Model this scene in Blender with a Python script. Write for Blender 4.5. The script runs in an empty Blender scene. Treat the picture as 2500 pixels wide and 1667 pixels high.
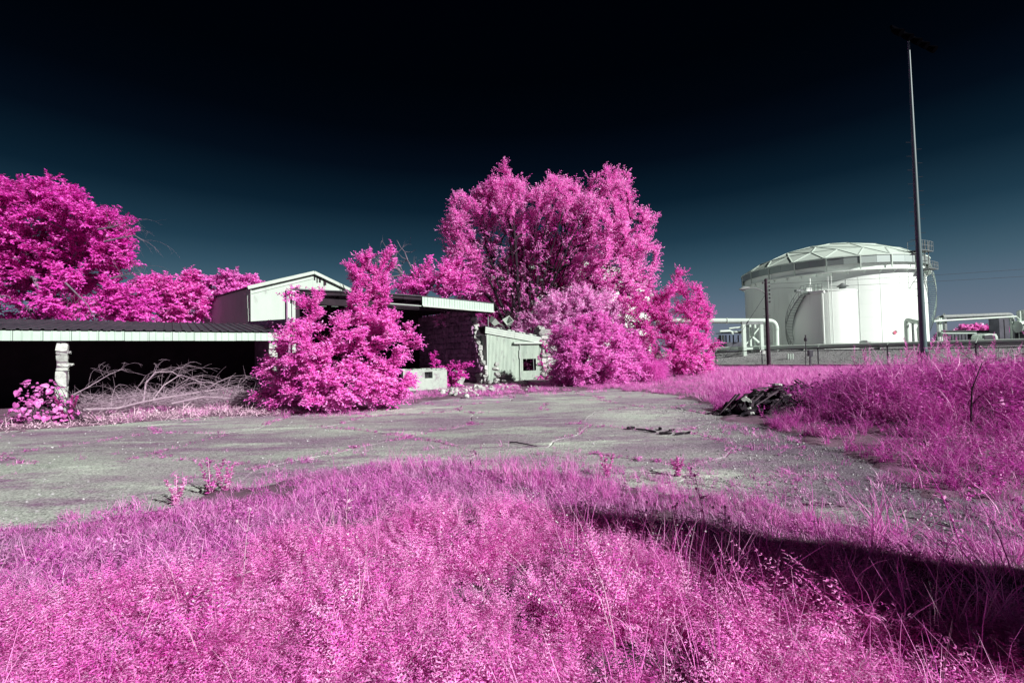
import bpy, math, random
import numpy as np
from mathutils import Vector, Matrix, Euler

R = math.radians
random.seed(11)
rng = np.random.default_rng(11)
sc = bpy.context.scene
COL = sc.collection

# ------------------------------------------------------------------ camera
FPX = 1111.0                       # focal length in photo pixels (16 mm on 36 mm)
CAMH, PITCH, ROLL = 1.7, R(1.62), R(1.3)
fw = np.array([0, math.cos(PITCH), math.sin(PITCH)])
up0 = np.array([0, -math.sin(PITCH), math.cos(PITCH)])
rt0 = np.array([1.0, 0, 0])
rt = rt0 * math.cos(ROLL) - up0 * math.sin(ROLL)
up = up0 * math.cos(ROLL) + rt0 * math.sin(ROLL)
cam = bpy.data.cameras.new('camera')
cam.sensor_width = 36.0
cam.lens = 16.0
cam.clip_end = 3000.0
cam_ob = bpy.data.objects.new('camera', cam)
COL.objects.link(cam_ob)
cam_ob.matrix_world = Matrix(((rt[0], up[0], -fw[0], 0), (rt[1], up[1], -fw[1], 0), (rt[2], up[2], -fw[2], CAMH), (0, 0, 0, 1)))
sc.camera = cam_ob

# ------------------------------------------------------------------ sun, sky, exposure
SUN_AZ, SUN_EL = R(130), R(30)     # azimuth clockwise from the view direction
sd = Vector((math.sin(SUN_AZ) * math.cos(SUN_EL), math.cos(SUN_AZ) * math.cos(SUN_EL), math.sin(SUN_EL)))
sun = bpy.data.lights.new('sun', 'SUN')
sun.energy = 4.8
sun.angle = R(0.5)
sun.color = (1.0, 1.0, 0.955)
sun_ob = bpy.data.objects.new('sun', sun)
sun_ob.rotation_euler = sd.to_track_quat('Z', 'Y').to_euler()
sun_ob.location = (20, -20, 30)
COL.objects.link(sun_ob)

w = bpy.data.worlds.new('World')
sc.world = w
w.use_nodes = True
nt = w.node_tree
nt.nodes.clear()
L = nt.links.new
wo = nt.nodes.new('ShaderNodeOutputWorld')
bg = nt.nodes.new('ShaderNodeBackground')
sky = nt.nodes.new('ShaderNodeTexSky')
sky.sky_type = 'NISHITA'
sky.sun_disc = False
sky.sun_elevation = SUN_EL
sky.sun_rotation = SUN_AZ
sky.air_density = 1.0
sky.dust_density = 0.3
tc = nt.nodes.new('ShaderNodeTexCoord')
sx = nt.nodes.new('ShaderNodeSeparateXYZ')
rp = nt.nodes.new('ShaderNodeValToRGB')
# infrared-filtered sky: almost black overhead, teal haze at the horizon (filter on the Nishita sky, by elevation)
SKY_SRGB = [(0.0, (114, 120, 138)), (0.05, (106, 119, 136)), (0.10, (89, 110, 128)), (0.142, (69, 97, 114)), (0.183, (50, 80, 98)), (0.224, (32, 61, 79)),
            (0.30, (12, 34, 50)), (0.375, (4, 15, 28)), (0.44, (1, 6, 15)), (0.52, (0, 3, 9)), (0.70, (0, 1, 7)), (1.0, (0, 1, 6))]
s2l = lambda v: v / 255 / 12.92 if v / 255 <= 0.04045 else ((v / 255 + 0.055) / 1.055) ** 2.4
STOPS = [(p, tuple(s2l(v) / 0.275 for v in c)) for p, c in SKY_SRGB]
cr = rp.color_ramp
while len(cr.elements) < len(STOPS):
    cr.elements.new(0.5)
for e, (p, c) in zip(cr.elements, STOPS):
    e.position = p
    e.color = (*c, 1)
bw = nt.nodes.new('ShaderNodeRGBToBW')
mr = nt.nodes.new('ShaderNodeMath')
mr.operation = 'POWER'
mr.inputs[1].default_value = 0.25
mx = nt.nodes.new('ShaderNodeMix')
mx.data_type = 'RGBA'
mx.blend_type = 'MULTIPLY'
mx.inputs[0].default_value = 1.0
L(tc.outputs['Generated'], sx.inputs[0])
L(sx.outputs['Z'], rp.inputs[0])
L(sky.outputs[0], bw.inputs[0])
L(bw.outputs[0], mr.inputs[0])
L(rp.outputs[0], mx.inputs[6])
L(mr.outputs[0], mx.inputs[7])
L(mx.outputs[2], bg.inputs[0])
bg.inputs[1].default_value = 0.12
L(bg.outputs[0], wo.inputs[0])

sc.view_settings.view_transform = 'Standard'
sc.view_settings.look = 'None'
sc.view_settings.exposure = 0.6
sc.view_settings.gamma = 1.0
sc.view_settings.use_curve_mapping = False
sc.cycles.max_bounces = 6
sc.cycles.diffuse_bounces = 4
sc.cycles.transmission_bounces = 4
sc.cycles.transparent_max_bounces = 4
sc.cycles.use_denoising = True

# ------------------------------------------------------------------ helpers: pixels of the photograph to points of the place
def ray(px, py):
    return fw + (px - 1250.0) / FPX * rt + (833.5 - py) / FPX * up

def P(px, py, Y):
    d = ray(px, py)
    return np.array([0, 0, CAMH]) + d * (Y / d[1])

def G(px, py, z=0.0):
    d = ray(px, py)
    return np.array([0, 0, CAMH]) + d * ((z - CAMH) / d[2])

def XY(pts, z=0.0):
    return np.array([G(a, b, z)[:2] for a, b in pts])

def vnoise(x, y, s=1.0, seed=0):
    x = np.asarray(x, float) / s + seed * 17.13
    y = np.asarray(y, float) / s + seed * 9.71
    xi, yi = np.floor(x), np.floor(y)
    fx, fy = x - xi, y - yi
    fx, fy = fx * fx * (3 - 2 * fx), fy * fy * (3 - 2 * fy)
    def h(a, b):
        v = np.sin(a * 127.1 + b * 311.7 + seed * 74.7) * 43758.5453
        return v - np.floor(v)
    return (h(xi, yi) * (1 - fx) + h(xi + 1, yi) * fx) * (1 - fy) + (h(xi, yi + 1) * (1 - fx) + h(xi + 1, yi + 1) * fx) * fy

def fbm(x, y, s=1.0, seed=0, o=3):
    a, t, n = 0, 0, 1.0
    for k in range(o):
        a = a + n * vnoise(x, y, s / 2 ** k, seed + k)
        t += n
        n *= 0.5
    return a / t

def inpoly(x, y, poly):
    x, y = np.asarray(x), np.asarray(y)
    c = np.zeros(x.shape, bool)
    n = len(poly)
    for i in range(n):
        x1, y1 = poly[i]
        x2, y2 = poly[(i + 1) % n]
        cond = ((y1 > y) != (y2 > y)) & (x < (x2 - x1) * (y - y1) / ((y2 - y1) if y2 != y1 else 1e-9) + x1)
        c ^= cond
    return c

# ------------------------------------------------------------------ materials
def _nt(name):
    m = bpy.data.materials.new(name)
    m.use_nodes = True
    t = m.node_tree
    t.nodes.clear()
    return m, t

def node(t, typ, **kw):
    n = t.nodes.new(typ)
    for k, v in kw.items():
        setattr(n, k, v)
    return n

def mixc(t, a, b, f, blend='MIX'):
    m = node(t, 'ShaderNodeMix', data_type='RGBA', blend_type=blend)
    for s, v in ((6, a), (7, b), (0, f)):
        if hasattr(v, 'is_output'):
            t.links.new(v, m.inputs[s])
        elif s == 0:
            m.inputs[0].default_value = v
        else:
            m.inputs[s].default_value = (*v[:3], 1)
    return m.outputs[2]

def noise(t, scale, detail=5, rough=0.6, vec=None, stretch=None):
    g = node(t, 'ShaderNodeNewGeometry') if vec is None else None
    v = g.outputs['Position'] if g else vec
    if stretch:
        mp = node(t, 'ShaderNodeMapping')
        mp.inputs['Scale'].default_value = stretch
        t.links.new(v, mp.inputs[0])
        v = mp.outputs[0]
    n = node(t, 'ShaderNodeTexNoise')
    n.inputs['Scale'].default_value = scale
    n.inputs['Detail'].default_value = detail
    n.inputs['Roughness'].default_value = rough
    t.links.new(v, n.inputs['Vector'])
    return n.outputs['Fac']

def ramp(t, v, lo, hi):
    m = node(t, 'ShaderNodeMapRange')
    m.inputs['From Min'].default_value = lo
    m.inputs['From Max'].default_value = hi
    t.links.new(v, m.inputs[0])
    return m.outputs[0]

def surf(name, c1, c2=None, scale=2.0, rough=0.8, bump=0.2, bscale=30, c3=None, s3=8.0, lo3=0.6, hi3=0.7, stretch=None, metal=0.0, rnd=0.0, spec=0.3, bdist=0.02):
    m, t = _nt(name)
    out = node(t, 'ShaderNodeOutputMaterial')
    b = node(t, 'ShaderNodeBsdfPrincipled')
    b.inputs['Roughness'].default_value = rough
    b.inputs['Metallic'].default_value = metal
    b.inputs['Specular IOR Level'].default_value = spec
    c = None
    if c2 is not None:
        c = mixc(t, c1, c2, ramp(t, noise(t, scale, 6, 0.62, stretch=stretch), 0.35, 0.68))
    else:
        rgb = node(t, 'ShaderNodeRGB')
        rgb.outputs[0].default_value = (*c1, 1)
        c = rgb.outputs[0]
    if c3 is not None:
        c = mixc(t, c, c3, ramp(t, noise(t, s3, 6, 0.7, stretch=stretch), lo3, hi3))
    if rnd:
        oi = node(t, 'ShaderNodeObjectInfo')
        mm = node(t, 'ShaderNodeMapRange')
        mm.inputs['To Min'].default_value = 1 - rnd
        mm.inputs['To Max'].default_value = 1 + rnd
        t.links.new(oi.outputs['Random'], mm.inputs[0])
        c = mixc(t, c, mm.outputs[0], 1.0, 'MULTIPLY')
    t.links.new(c, b.inputs['Base Color'])
    if bump:
        bp = node(t, 'ShaderNodeBump')
        bp.inputs['Strength'].default_value = bump
        bp.inputs['Distance'].default_value = bdist
        t.links.new(noise(t, bscale, 6, 0.7), bp.inputs['Height'])
        t.links.new(bp.outputs[0], b.inputs['Normal'])
    t.links.new(b.outputs[0], out.inputs[0])
    return m

def leafmat(name, dark, mid, lite, transl=0.38, rough=0.45, patch=None):
    """infrared foliage: strongly reflecting leaves, some light coming through; per-leaf and per-plant colour variation"""
    m, t = _nt(name)
    out = node(t, 'ShaderNodeOutputMaterial')
    at = node(t, 'ShaderNodeAttribute', attribute_name='var')
    oi = node(t, 'ShaderNodeObjectInfo')
    ad = node(t, 'ShaderNodeMath', operation='ADD')
    t.links.new(at.outputs['Fac'], ad.inputs[0])
    t.links.new(oi.outputs['Random'], ad.inputs[1])
    hf = node(t, 'ShaderNodeMath', operation='MULTIPLY')
    t.links.new(ad.outputs[0], hf.inputs[0])
    hf.inputs[1].default_value = 0.5
    r = node(t, 'ShaderNodeValToRGB')
    e = r.color_ramp.elements
    e.new(0.5)
    for k, (p, c) in enumerate(((0.1, dark), (0.5, mid), (0.92, lite))):
        e[k].position = p
        e[k].color = (*c, 1)
    t.links.new(hf.outputs[0], r.inputs[0])
    c = r.outputs[0]
    if patch is not None:
        c = mixc(t, c, patch, ramp(t, noise(t, 0.9, 4), 0.5, 0.68))
    b = node(t, 'ShaderNodeBsdfPrincipled')
    b.inputs['Roughness'].default_value = rough
    b.inputs['Specular IOR Level'].default_value = 0.5
    t.links.new(c, b.inputs['Base Color'])
    tr = node(t, 'ShaderNodeBsdfTranslucent')
    t.links.new(c, tr.inputs[0])
    ms = node(t, 'ShaderNodeMixShader')
    ms.inputs[0].default_value = transl
    t.links.new(b.outputs[0], ms.inputs[1])
    t.links.new(tr.outputs[0], ms.inputs[2])
    t.links.new(ms.outputs[0], out.inputs[0])
    return m

M = {}
M['leaf'] = leafmat('pink leaves', (0.70, 0.035, 0.49), (0.93, 0.16, 0.69), (0.99, 0.58, 0.89))
M['leaf_deep'] = leafmat('deep pink leaves', (0.66, 0.022, 0.45), (0.91, 0.11, 0.64), (0.98, 0.50, 0.85))
M['leaf_pale'] = leafmat('pale pink leaves', (0.78, 0.10, 0.60), (0.95, 0.30, 0.78), (0.99, 0.66, 0.93))
M['vine'] = leafmat('vine leaves', (0.40, 0.05, 0.30), (0.62, 0.13, 0.48), (0.80, 0.34, 0.68), 0.15)
M['cover'] = leafmat('ground cover leaves', (0.72, 0.04, 0.50), (0.96, 0.27, 0.74), (0.99, 0.62, 0.90), 0.3)
M['shortgrass'] = leafmat('short grass', (0.40, 0.04, 0.34), (0.70, 0.17, 0.57), (0.88, 0.46, 0.77), 0.25, patch=(0.44, 0.25, 0.42))
M['tallgrass'] = leafmat('tall grass', (0.28, 0.012, 0.22), (0.62, 0.065, 0.47), (0.92, 0.38, 0.77), 0.3)
M['fieldgrass'] = leafmat('field grass', (0.60, 0.08, 0.47), (0.86, 0.22, 0.67), (0.97, 0.52, 0.84), 0.3)
M['straw'] = leafmat('dry straw', (0.50, 0.30, 0.44), (0.66, 0.42, 0.56), (0.78, 0.58, 0.68), 0.15)
M['bark'] = surf('dark bark', (0.012, 0.006, 0.012), (0.035, 0.020, 0.032), 6, 0.9, 0.6, 25)
M['deadwood'] = surf('weathered dead wood', (0.30, 0.20, 0.28), (0.46, 0.36, 0.42), 5, 0.9, 0.4, 40)
M['graywood'] = surf('grey dead limbs', (0.10, 0.075, 0.11), (0.22, 0.17, 0.22), 5, 0.9, 0.4, 40)
M['soil'] = surf('soil', (0.10, 0.055, 0.085), (0.20, 0.12, 0.17), 1.2, 0.95, 0.8, 30, (0.34, 0.15, 0.29), 2.2, 0.52, 0.7)
M['whitepaint'] = surf('mint white paint', (0.52, 0.62, 0.55), (0.46, 0.55, 0.49), 0.5, 0.55, 0.05, 20, (0.50, 0.52, 0.52), 1.6, 0.68, 0.80)
M['tankwhite'] = surf('white tank paint', (0.84, 0.91, 0.86), (0.80, 0.87, 0.82), 0.15, 0.5, 0.0, 20, (0.56, 0.58, 0.56), 0.9, 0.60, 0.80, stretch=(1, 1, 0.10))
M['domealu'] = surf('dull roof aluminium', (0.52, 0.61, 0.55), (0.57, 0.66, 0.60), 0.4, 0.5, 0.0, rnd=0.04)
M['fascia'] = surf('grey fascia sheet', (0.30, 0.35, 0.33), (0.30, 0.34, 0.34), 0.6, 0.55, 0.0, rnd=0.08, metal=0.75)
M['stucco'] = surf('pale weathered render', (0.47, 0.55, 0.49), (0.40, 0.47, 0.42), 0.5, 0.85, 0.25, 14, (0.22, 0.20, 0.22), 1.3, 0.58, 0.76, stretch=(1, 1, 0.35))
M['darkroof'] = surf('dark ribbed roofing', (0.040, 0.036, 0.050), (0.075, 0.066, 0.085), 1.0, 0.6, 0.1, 15)
M['fasciametal'] = surf('pale ribbed metal', (0.44, 0.55, 0.48), (0.38, 0.48, 0.42), 1.2, 0.5, 0.05, 20, (0.30, 0.36, 0.34), 2.2, 0.68, 0.8, spec=0.4)
M['darkinside'] = surf('shade-darkened timber and masonry', (0.018, 0.012, 0.018), (0.035, 0.022, 0.032), 1.0, 0.95, 0.3, 10)  # black shade of the sheltered interiors is put into this colour
M['stone'] = surf('pale stone', (0.34, 0.35, 0.34), (0.54, 0.57, 0.53), 5, 0.9, 0.8, 14, (0.18, 0.12, 0.17), 6, 0.54, 0.70, rnd=0.22, bdist=0.04)
M['wallstone'] = surf('shade-toned wall stone', (0.26, 0.13, 0.25), (0.42, 0.24, 0.39), 2.5, 0.95, 0.6, 12, (0.32, 0.24, 0.30), 2.0, 0.66, 0.76, rnd=0.25, bdist=0.04)  # purple shade of the wall faces is put into this colour
M['mortar'] = surf('mortar core', (0.10, 0.07, 0.10), (0.16, 0.12, 0.15), 3, 0.95, 0.5, 20)
M['shedsheet'] = surf('pale weathered sheet siding', (0.44, 0.52, 0.45), (0.34, 0.41, 0.36), 3.0, 0.75, 0.25, 20, (0.18, 0.17, 0.19), 8.0, 0.56, 0.72, stretch=(1, 1, 0.22))
M['trim'] = surf('pale trim boards', (0.46, 0.53, 0.47), (0.38, 0.43, 0.40), 3, 0.7, 0.2, 25, (0.34, 0.30, 0.34), 4, 0.62, 0.72)
M['concrete'] = surf('pale concrete', (0.44, 0.50, 0.45), (0.32, 0.36, 0.33), 1.5, 0.9, 0.5, 15, (0.24, 0.18, 0.23), 3.0, 0.52, 0.70)
M['galv'] = surf('galvanised steel', (0.16, 0.18, 0.18), (0.24, 0.26, 0.26), 3, 0.55, 0.0, metal=0.0)
M['darksteel'] = surf('dark steel', (0.035, 0.035, 0.045), (0.06, 0.06, 0.07), 3, 0.5, 0.0)
M['maststeel'] = surf('mast steel', (0.06, 0.105, 0.115), (0.085, 0.13, 0.14), 1, 0.45, 0.0, spec=0.5)
M['pipe'] = surf('pipe paint', (0.58, 0.68, 0.61), (0.52, 0.61, 0.55), 0.8, 0.5, 0.0)
M['greyequip'] = surf('grey equipment', (0.05, 0.05, 0.07), (0.085, 0.085, 0.11), 1, 0.6, 0.0)
M['polewood'] = surf('utility pole wood', (0.025, 0.014, 0.024), (0.055, 0.032, 0.048), 6, 0.9, 0.4, 20, stretch=(1, 1, 0.1))
M['blacksteel'] = surf('black lamp housings', (0.0012, 0.0012, 0.002), (0.002, 0.002, 0.003), 3, 0.9, 0.0, spec=0.0)
M['redsign'] = surf('red placard', (0.55, 0.14, 0.22), None, bump=0)
M['whitesign'] = surf('white placard', (0.74, 0.78, 0.75), None, bump=0)
M['darkprint'] = surf('dark print', (0.10, 0.09, 0.11), None, bump=0)
M['gravelberm'] = surf('armoured gravel bank', (0.25, 0.25, 0.26), (0.34, 0.34, 0.35), 0.7, 0.95, 0.5, 7, (0.42, 0.43, 0.42), 6, 0.5, 0.7, bdist=0.15)
M['yardgravel'] = surf('dark yard gravel', (0.09, 0.07, 0.09), (0.14, 0.11, 0.14), 0.5, 0.95, 0.5, 5)
M['slabdark'] = surf('broken bitumen slab', (0.006, 0.005, 0.008), (0.040, 0.030, 0.040), 7, 0.9, 0.9, 18, (0.13, 0.10, 0.12), 9, 0.58, 0.70, rnd=0.6, spec=0.1)
M['plankgrey'] = surf('old splintered plank', (0.035, 0.025, 0.035), (0.14, 0.10, 0.13), 3, 0.9, 0.5, 20, rnd=0.4, stretch=(1, 1, 1))
M['gravel'] = surf('loose gravel', (0.22, 0.20, 0.23), (0.44, 0.44, 0.44), 3, 0.95, 0.3, 30, rnd=0.5)
M['flower'] = surf('tiny white flowers', (0.80, 0.74, 0.78), None, bump=0)

def asphalt_mat():
    m, t = _nt('old asphalt')
    out = node(t, 'ShaderNodeOutputMaterial')
    b = node(t, 'ShaderNodeBsdfPrincipled')
    b.inputs['Roughness'].default_value = 0.93
    b.inputs['Specular IOR Level'].default_value = 0.2
    big = ramp(t, noise(t, 0.28, 5, 0.6, stretch=(0.7, 1.7, 1)), 0.38, 0.62)
    c = mixc(t, (0.29, 0.215, 0.285), (0.44, 0.475, 0.43), big)
    c = mixc(t, c, (0.60, 0.68, 0.58), ramp(t, noise(t, 0.45, 6, 0.7, stretch=(0.6, 2.0, 1)), 0.54, 0.68))
    c = mixc(t, c, (0.27, 0.155, 0.26), ramp(t, noise(t, 0.8, 6, 0.75, stretch=(0.7, 1.6, 1)), 0.50, 0.66))
    # purplish grit on the broken right of the lot, its self-shadowing painted in
    gp_ = node(t, 'ShaderNodeNewGeometry')
    sp_ = node(t, 'ShaderNodeSeparateXYZ')
    t.links.new(gp_.outputs['Position'], sp_.inputs[0])
    ma = node(t, 'ShaderNodeMath', operation='MULTIPLY_ADD')
    t.links.new(sp_.outputs['Y'], ma.inputs[0])
    ma.inputs[1].default_value = -0.30
    t.links.new(sp_.outputs['X'], ma.inputs[2])
    ad_ = node(t, 'ShaderNodeMath', operation='MULTIPLY_ADD')
    t.links.new(noise(t, 0.7, 5, 0.65, stretch=(0.7, 1.5, 1)), ad_.inputs[0])
    ad_.inputs[1].default_value = 4.0
    t.links.new(ma.outputs[0], ad_.inputs[2])
    mg = node(t, 'ShaderNodeMath', operation='MULTIPLY')
    t.links.new(ramp(t, ad_.outputs[0], 2.3, 4.6), mg.inputs[0])
    mg.inputs[1].default_value = 0.8
    c = mixc(t, c, (0.115, 0.085, 0.125), mg.outputs[0])
    oi = node(t, 'ShaderNodeObjectInfo')
    mm = node(t, 'ShaderNodeMapRange')
    mm.inputs['To Min'].default_value = 0.84
    mm.inputs['To Max'].default_value = 1.12
    t.links.new(oi.outputs['Random'], mm.inputs[0])
    c = mixc(t, c, mm.outputs[0], 1.0, 'MULTIPLY')
    vo = node(t, 'ShaderNodeTexVoronoi')
    vo.inputs['Scale'].default_value = 55
    g = node(t, 'ShaderNodeNewGeometry')
    t.links.new(g.outputs['Position'], vo.inputs['Vector'])
    sep = node(t, 'ShaderNodeSeparateColor')
    t.links.new(vo.outputs['Color'], sep.inputs[0])
    sp = node(t, 'ShaderNodeMapRange')
    sp.inputs['To Min'].default_value = 0.55
    sp.inputs['To Max'].default_value = 1.45
    t.links.new(sep.outputs[0], sp.inputs[0])
    c = mixc(t, c, sp.outputs[0], 1.0, 'MULTIPLY')
    t.links.new(c, b.inputs['Base Color'])
    bp = node(t, 'ShaderNodeBump')
    bp.inputs['Strength'].default_value = 0.8
    bp.inputs['Distance'].default_value = 0.02
    a = node(t, 'ShaderNodeMath', operation='ADD')
    t.links.new(noise(t, 40, 4, 0.7), a.inputs[0])
    t.links.new(noise(t, 5, 5, 0.7), a.inputs[1])
    t.links.new(a.outputs[0], bp.inputs['Height'])
    t.links.new(bp.outputs[0], b.inputs['Normal'])
    t.links.new(b.outputs[0], out.inputs[0])
    return m
M['asphalt'] = asphalt_mat()

# ------------------------------------------------------------------ objects
W = {}                              # world location of every Empty / part origin

def props(o, label=None, cat=None, group=None, kind=None):
    for k, v in (('label', label), ('category', cat), ('group', group), ('kind', kind)):
        if v:
            o[k] = v
    return o

def thing(name, label, cat, loc=(0, 0, 0), group=None, kind=None):
    o = bpy.data.objects.new(name, None)
    o.empty_display_size = 0.2
    COL.objects.link(o)
    o.location = Vector(loc)
    W[o] = Vector(loc)
    return props(o, label, cat, group, kind)

def link(name, me, mat=None, parent=None, loc=None, rot=None, scale=None):
    """link mesh data; loc in world coordinates"""
    o = bpy.data.objects.new(name, me)
    COL.objects.link(o)
    if mat is not None and not me.materials:
        me.materials.append(mat)
    off = Vector((0, 0, 0)) if parent is None else W[parent]
    wl = Vector(loc) if loc is not None else Vector(off)
    if loc is None and parent is not None:
        wl = Vector(off)
    o.location = wl - off
    W[o] = wl
    if rot is not None:
        o.rotation_euler = rot
    if scale is not None:
        o.scale = scale
    if parent is not None:
        o.parent = parent
    return o

def npmesh(name, V, Fq, smooth=False, var=None):
    V = np.ascontiguousarray(V, np.float32)
    Fq = np.ascontiguousarray(Fq, np.int32)
    me = bpy.data.meshes.new(name)
    me.vertices.add(len(V))
    me.vertices.foreach_set('co', V.ravel())
    n, k = Fq.shape
    me.loops.add(n * k)
    me.loops.foreach_set('vertex_index', Fq.ravel())
    me.polygons.add(n)
    me.polygons.foreach_set('loop_start', np.arange(0, n * k, k, dtype=np.int32))
    me.polygons.foreach_set('loop_total', np.full(n, k, np.int32))
    if smooth:
        me.polygons.foreach_set('use_smooth', np.ones(n, bool))
    me.update(calc_edges=True)
    if var is not None:
        a = me.attributes.new('var', 'FLOAT', 'FACE')
        a.data.foreach_set('value', np.asarray(var, np.float32))
    return me

def nrm(v):
    v = np.asarray(v, float)
    return v / (np.linalg.norm(v) + 1e-12)

class MB:
    def __init__(s):
        s.v, s.f = [], []
    def add(s, vs, fs):
        o = len(s.v)
        s.v += [tuple(map(float, q)) for q in vs]
        s.f += [tuple(i + o for i in q) for q in fs]
        return s
    def box(s, c, size, ax=None):
        c = np.array(c, float)
        if ax is None:
            ax = np.eye(3)
        ax = [np.array(a, float) for a in ax]
        h = [a * d / 2 for a, d in zip(ax, size)]
        vs = [c + sx_ * h[0] + sy_ * h[1] + sz_ * h[2] for sz_ in (-1, 1) for sy_ in (-1, 1) for sx_ in (-1, 1)]
        s.add(vs, [(0, 2, 3, 1), (4, 5, 7, 6), (0, 1, 5, 4), (2, 6, 7, 3), (0, 4, 6, 2), (1, 3, 7, 5)])
        return s
    def bar(s, a, b, wd, dp, upv=(0, 0, 1)):
        a, b = np.array(a, float), np.array(b, float)
        d = nrm(b - a)
        u = np.array(upv, float)
        if abs(np.dot(d, u)) > 0.98:
            u = np.array([1.0, 0, 0])
        x = nrm(np.cross(d, u))
        z = np.cross(x, d)
        return s.box((a + b) / 2, (wd, np.linalg.norm(b - a), dp), (x, d, z))
    def tube(s, path, r, n=8, cap=True):
        path = [np.array(p, float) for p in path]
        m = len(path)
        rs = [r] * m if np.isscalar(r) else list(r)
        o = len(s.v)
        px_ = None
        for i, p in enumerate(path):
            d = nrm(path[min(i + 1, m - 1)] - path[max(i - 1, 0)])
            if px_ is None:
                u = np.array([0, 0, 1.0]) if abs(d[2]) < 0.9 else np.array([1.0, 0, 0])
                x = nrm(np.cross(d, u))
            else:
                x = nrm(px_ - d * np.dot(px_, d))
            px_ = x
            y = np.cross(d, x)
            for k in range(n):
                a = 2 * math.pi * k / n
                q = p + rs[i] * (math.cos(a) * x + math.sin(a) * y)
                s.v.append(tuple(q))
        for i in range(m - 1):
            for k in range(n):
                k2 = (k + 1) % n
                s.f.append((o + i * n + k, o + i * n + k2, o + (i + 1) * n + k2, o + (i + 1) * n + k))
        if cap:
            s.f.append(tuple(o + k for k in reversed(range(n))))
            s.f.append(tuple(o + (m - 1) * n + k for k in range(n)))
        return s
    def prism(s, poly, ext):
        """polygon of 3d points extruded by ext"""
        poly = [np.array(p, float) for p in poly]
        ext = np.array(ext, float)
        n = len(poly)
        s.add(poly + [p + ext for p in poly], [tuple(reversed(range(n))), tuple(range(n, 2 * n))] + [(i, (i + 1) % n, n + (i + 1) % n, n + i) for i in range(n)])
        return s
    def lathe(s, prof, c, n=24, a0=0, a1=2 * math.pi):
        c = np.array(c, float)
        o = len(s.v)
        full = abs(a1 - a0 - 2 * math.pi) < 1e-6
        m = n if full else n + 1
        for (r, z) in prof:
            for k in range(m):
                a = a0 + (a1 - a0) * k / n
                s.v.append((c[0] + r * math.cos(a), c[1] + r * math.sin(a), c[2] + z))
        for i in range(len(prof) - 1):
            for k in range(n):
                k2 = (k + 1) % m
                s.f.append((o + i * m + k, o + i * m + k2, o + (i + 1) * m + k2, o + (i + 1) * m + k))
        return s
    def mesh(s, name, off=(0, 0, 0), smooth=False, recalc=True):
        import bmesh
        me = bpy.data.meshes.new(name)
        me.from_pydata([(a - off[0], b - off[1], c - off[2]) for a, b, c in s.v], [], s.f)
        if recalc:
            bm = bmesh.new()
            bm.from_mesh(me)
            bmesh.ops.recalc_face_normals(bm, faces=bm.faces)
            bm.to_mesh(me)
            bm.free()
        if smooth:
            for p in me.polygons:
                p.use_smooth = True
            if hasattr(me, 'set_sharp_from_angle'):
                me.set_sharp_from_angle(angle=R(40))
        me.update()
        return me
    def build(s, name, mat, parent=None, smooth=False, loc=None):
        off = Vector(loc) if loc is not None else (W[parent] if parent is not None else Vector((0, 0, 0)))
        return link(name, s.mesh(name, off, smooth), mat, parent, loc=off)

def arc(p0, p1, p2, n=6):
    p0, p1, p2 = map(lambda q: np.array(q, float), (p0, p1, p2))
    return [(1 - t) ** 2 * p0 + 2 * t * (1 - t) * p1 + t * t * p2 for t in np.linspace(0, 1, n)]

def rock_mesh(name, seed, flat=1.0, sub=True):
    """angular stone about 1 m across: cube corners, edge and face points pushed about"""
    r = np.random.default_rng(seed)
    import bmesh
    bm = bmesh.new()
    bmesh.ops.create_icosphere(bm, subdivisions=1 if sub else 1, radius=0.5)
    if not sub:
        bmesh.ops.dissolve_limit(bm, angle_limit=0.01, verts=bm.verts, edges=bm.edges)
    cuts = [nrm(r.normal(size=3)) for _ in range(9)]
    ds = [r.uniform(0.26, 0.42) for _ in cuts]
    for v in bm.verts:
        p = np.array(v.co)
        for c, d in zip(cuts, ds):
            h = np.dot(p, c)
            if h > d:
                p = p - c * (h - d)
        p *= np.array([1.15, 1.0, flat])
        p += r.normal(scale=0.012, size=3)
        v.co = p
    me = bpy.data.meshes.new(name)
    bm.to_mesh(me)
    bm.free()
    return me

def blockmesh(name, seed, jit=0.10):
    """roughly squared stone, unit size, uneven faces and chipped corners"""
    r = np.random.default_rng(seed)
    vs, fs = [], []
    V = {}
    g = [-0.5, 0.0, 0.5]
    for i in range(3):
        for j in range(3):
            for k in range(3):
                if (i, j, k) == (1, 1, 1):
                    continue
                p = np.array([g[i], g[j], g[k]])
                nb = sum(a != 1 for a in (i, j, k))
                if nb == 3:
                    p *= r.uniform(0.78, 0.98)
                elif nb == 2:
                    p *= r.uniform(0.88, 1.02)
                p += r.normal(scale=jit * 0.3, size=3)
                V[(i, j, k)] = len(vs)
                vs.append(tuple(p))
    for a in range(3):
        b, c = (a + 1) % 3, (a + 2) % 3
        for s_ in (0, 2):
            for i in range(2):
                for j in range(2):
                    q = []
                    for di, dj in ((0, 0), (1, 0), (1, 1), (0, 1)):
                        key = [0, 0, 0]
                        key[a], key[b], key[c] = s_, i + di, j + dj
                        q.append(V[tuple(key)])
                    fs.append(tuple(q if s_ == 2 else reversed(q)))
    me = bpy.data.meshes.new(name)
    me.from_pydata(vs, [], fs)
    me.update()
    return me

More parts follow.
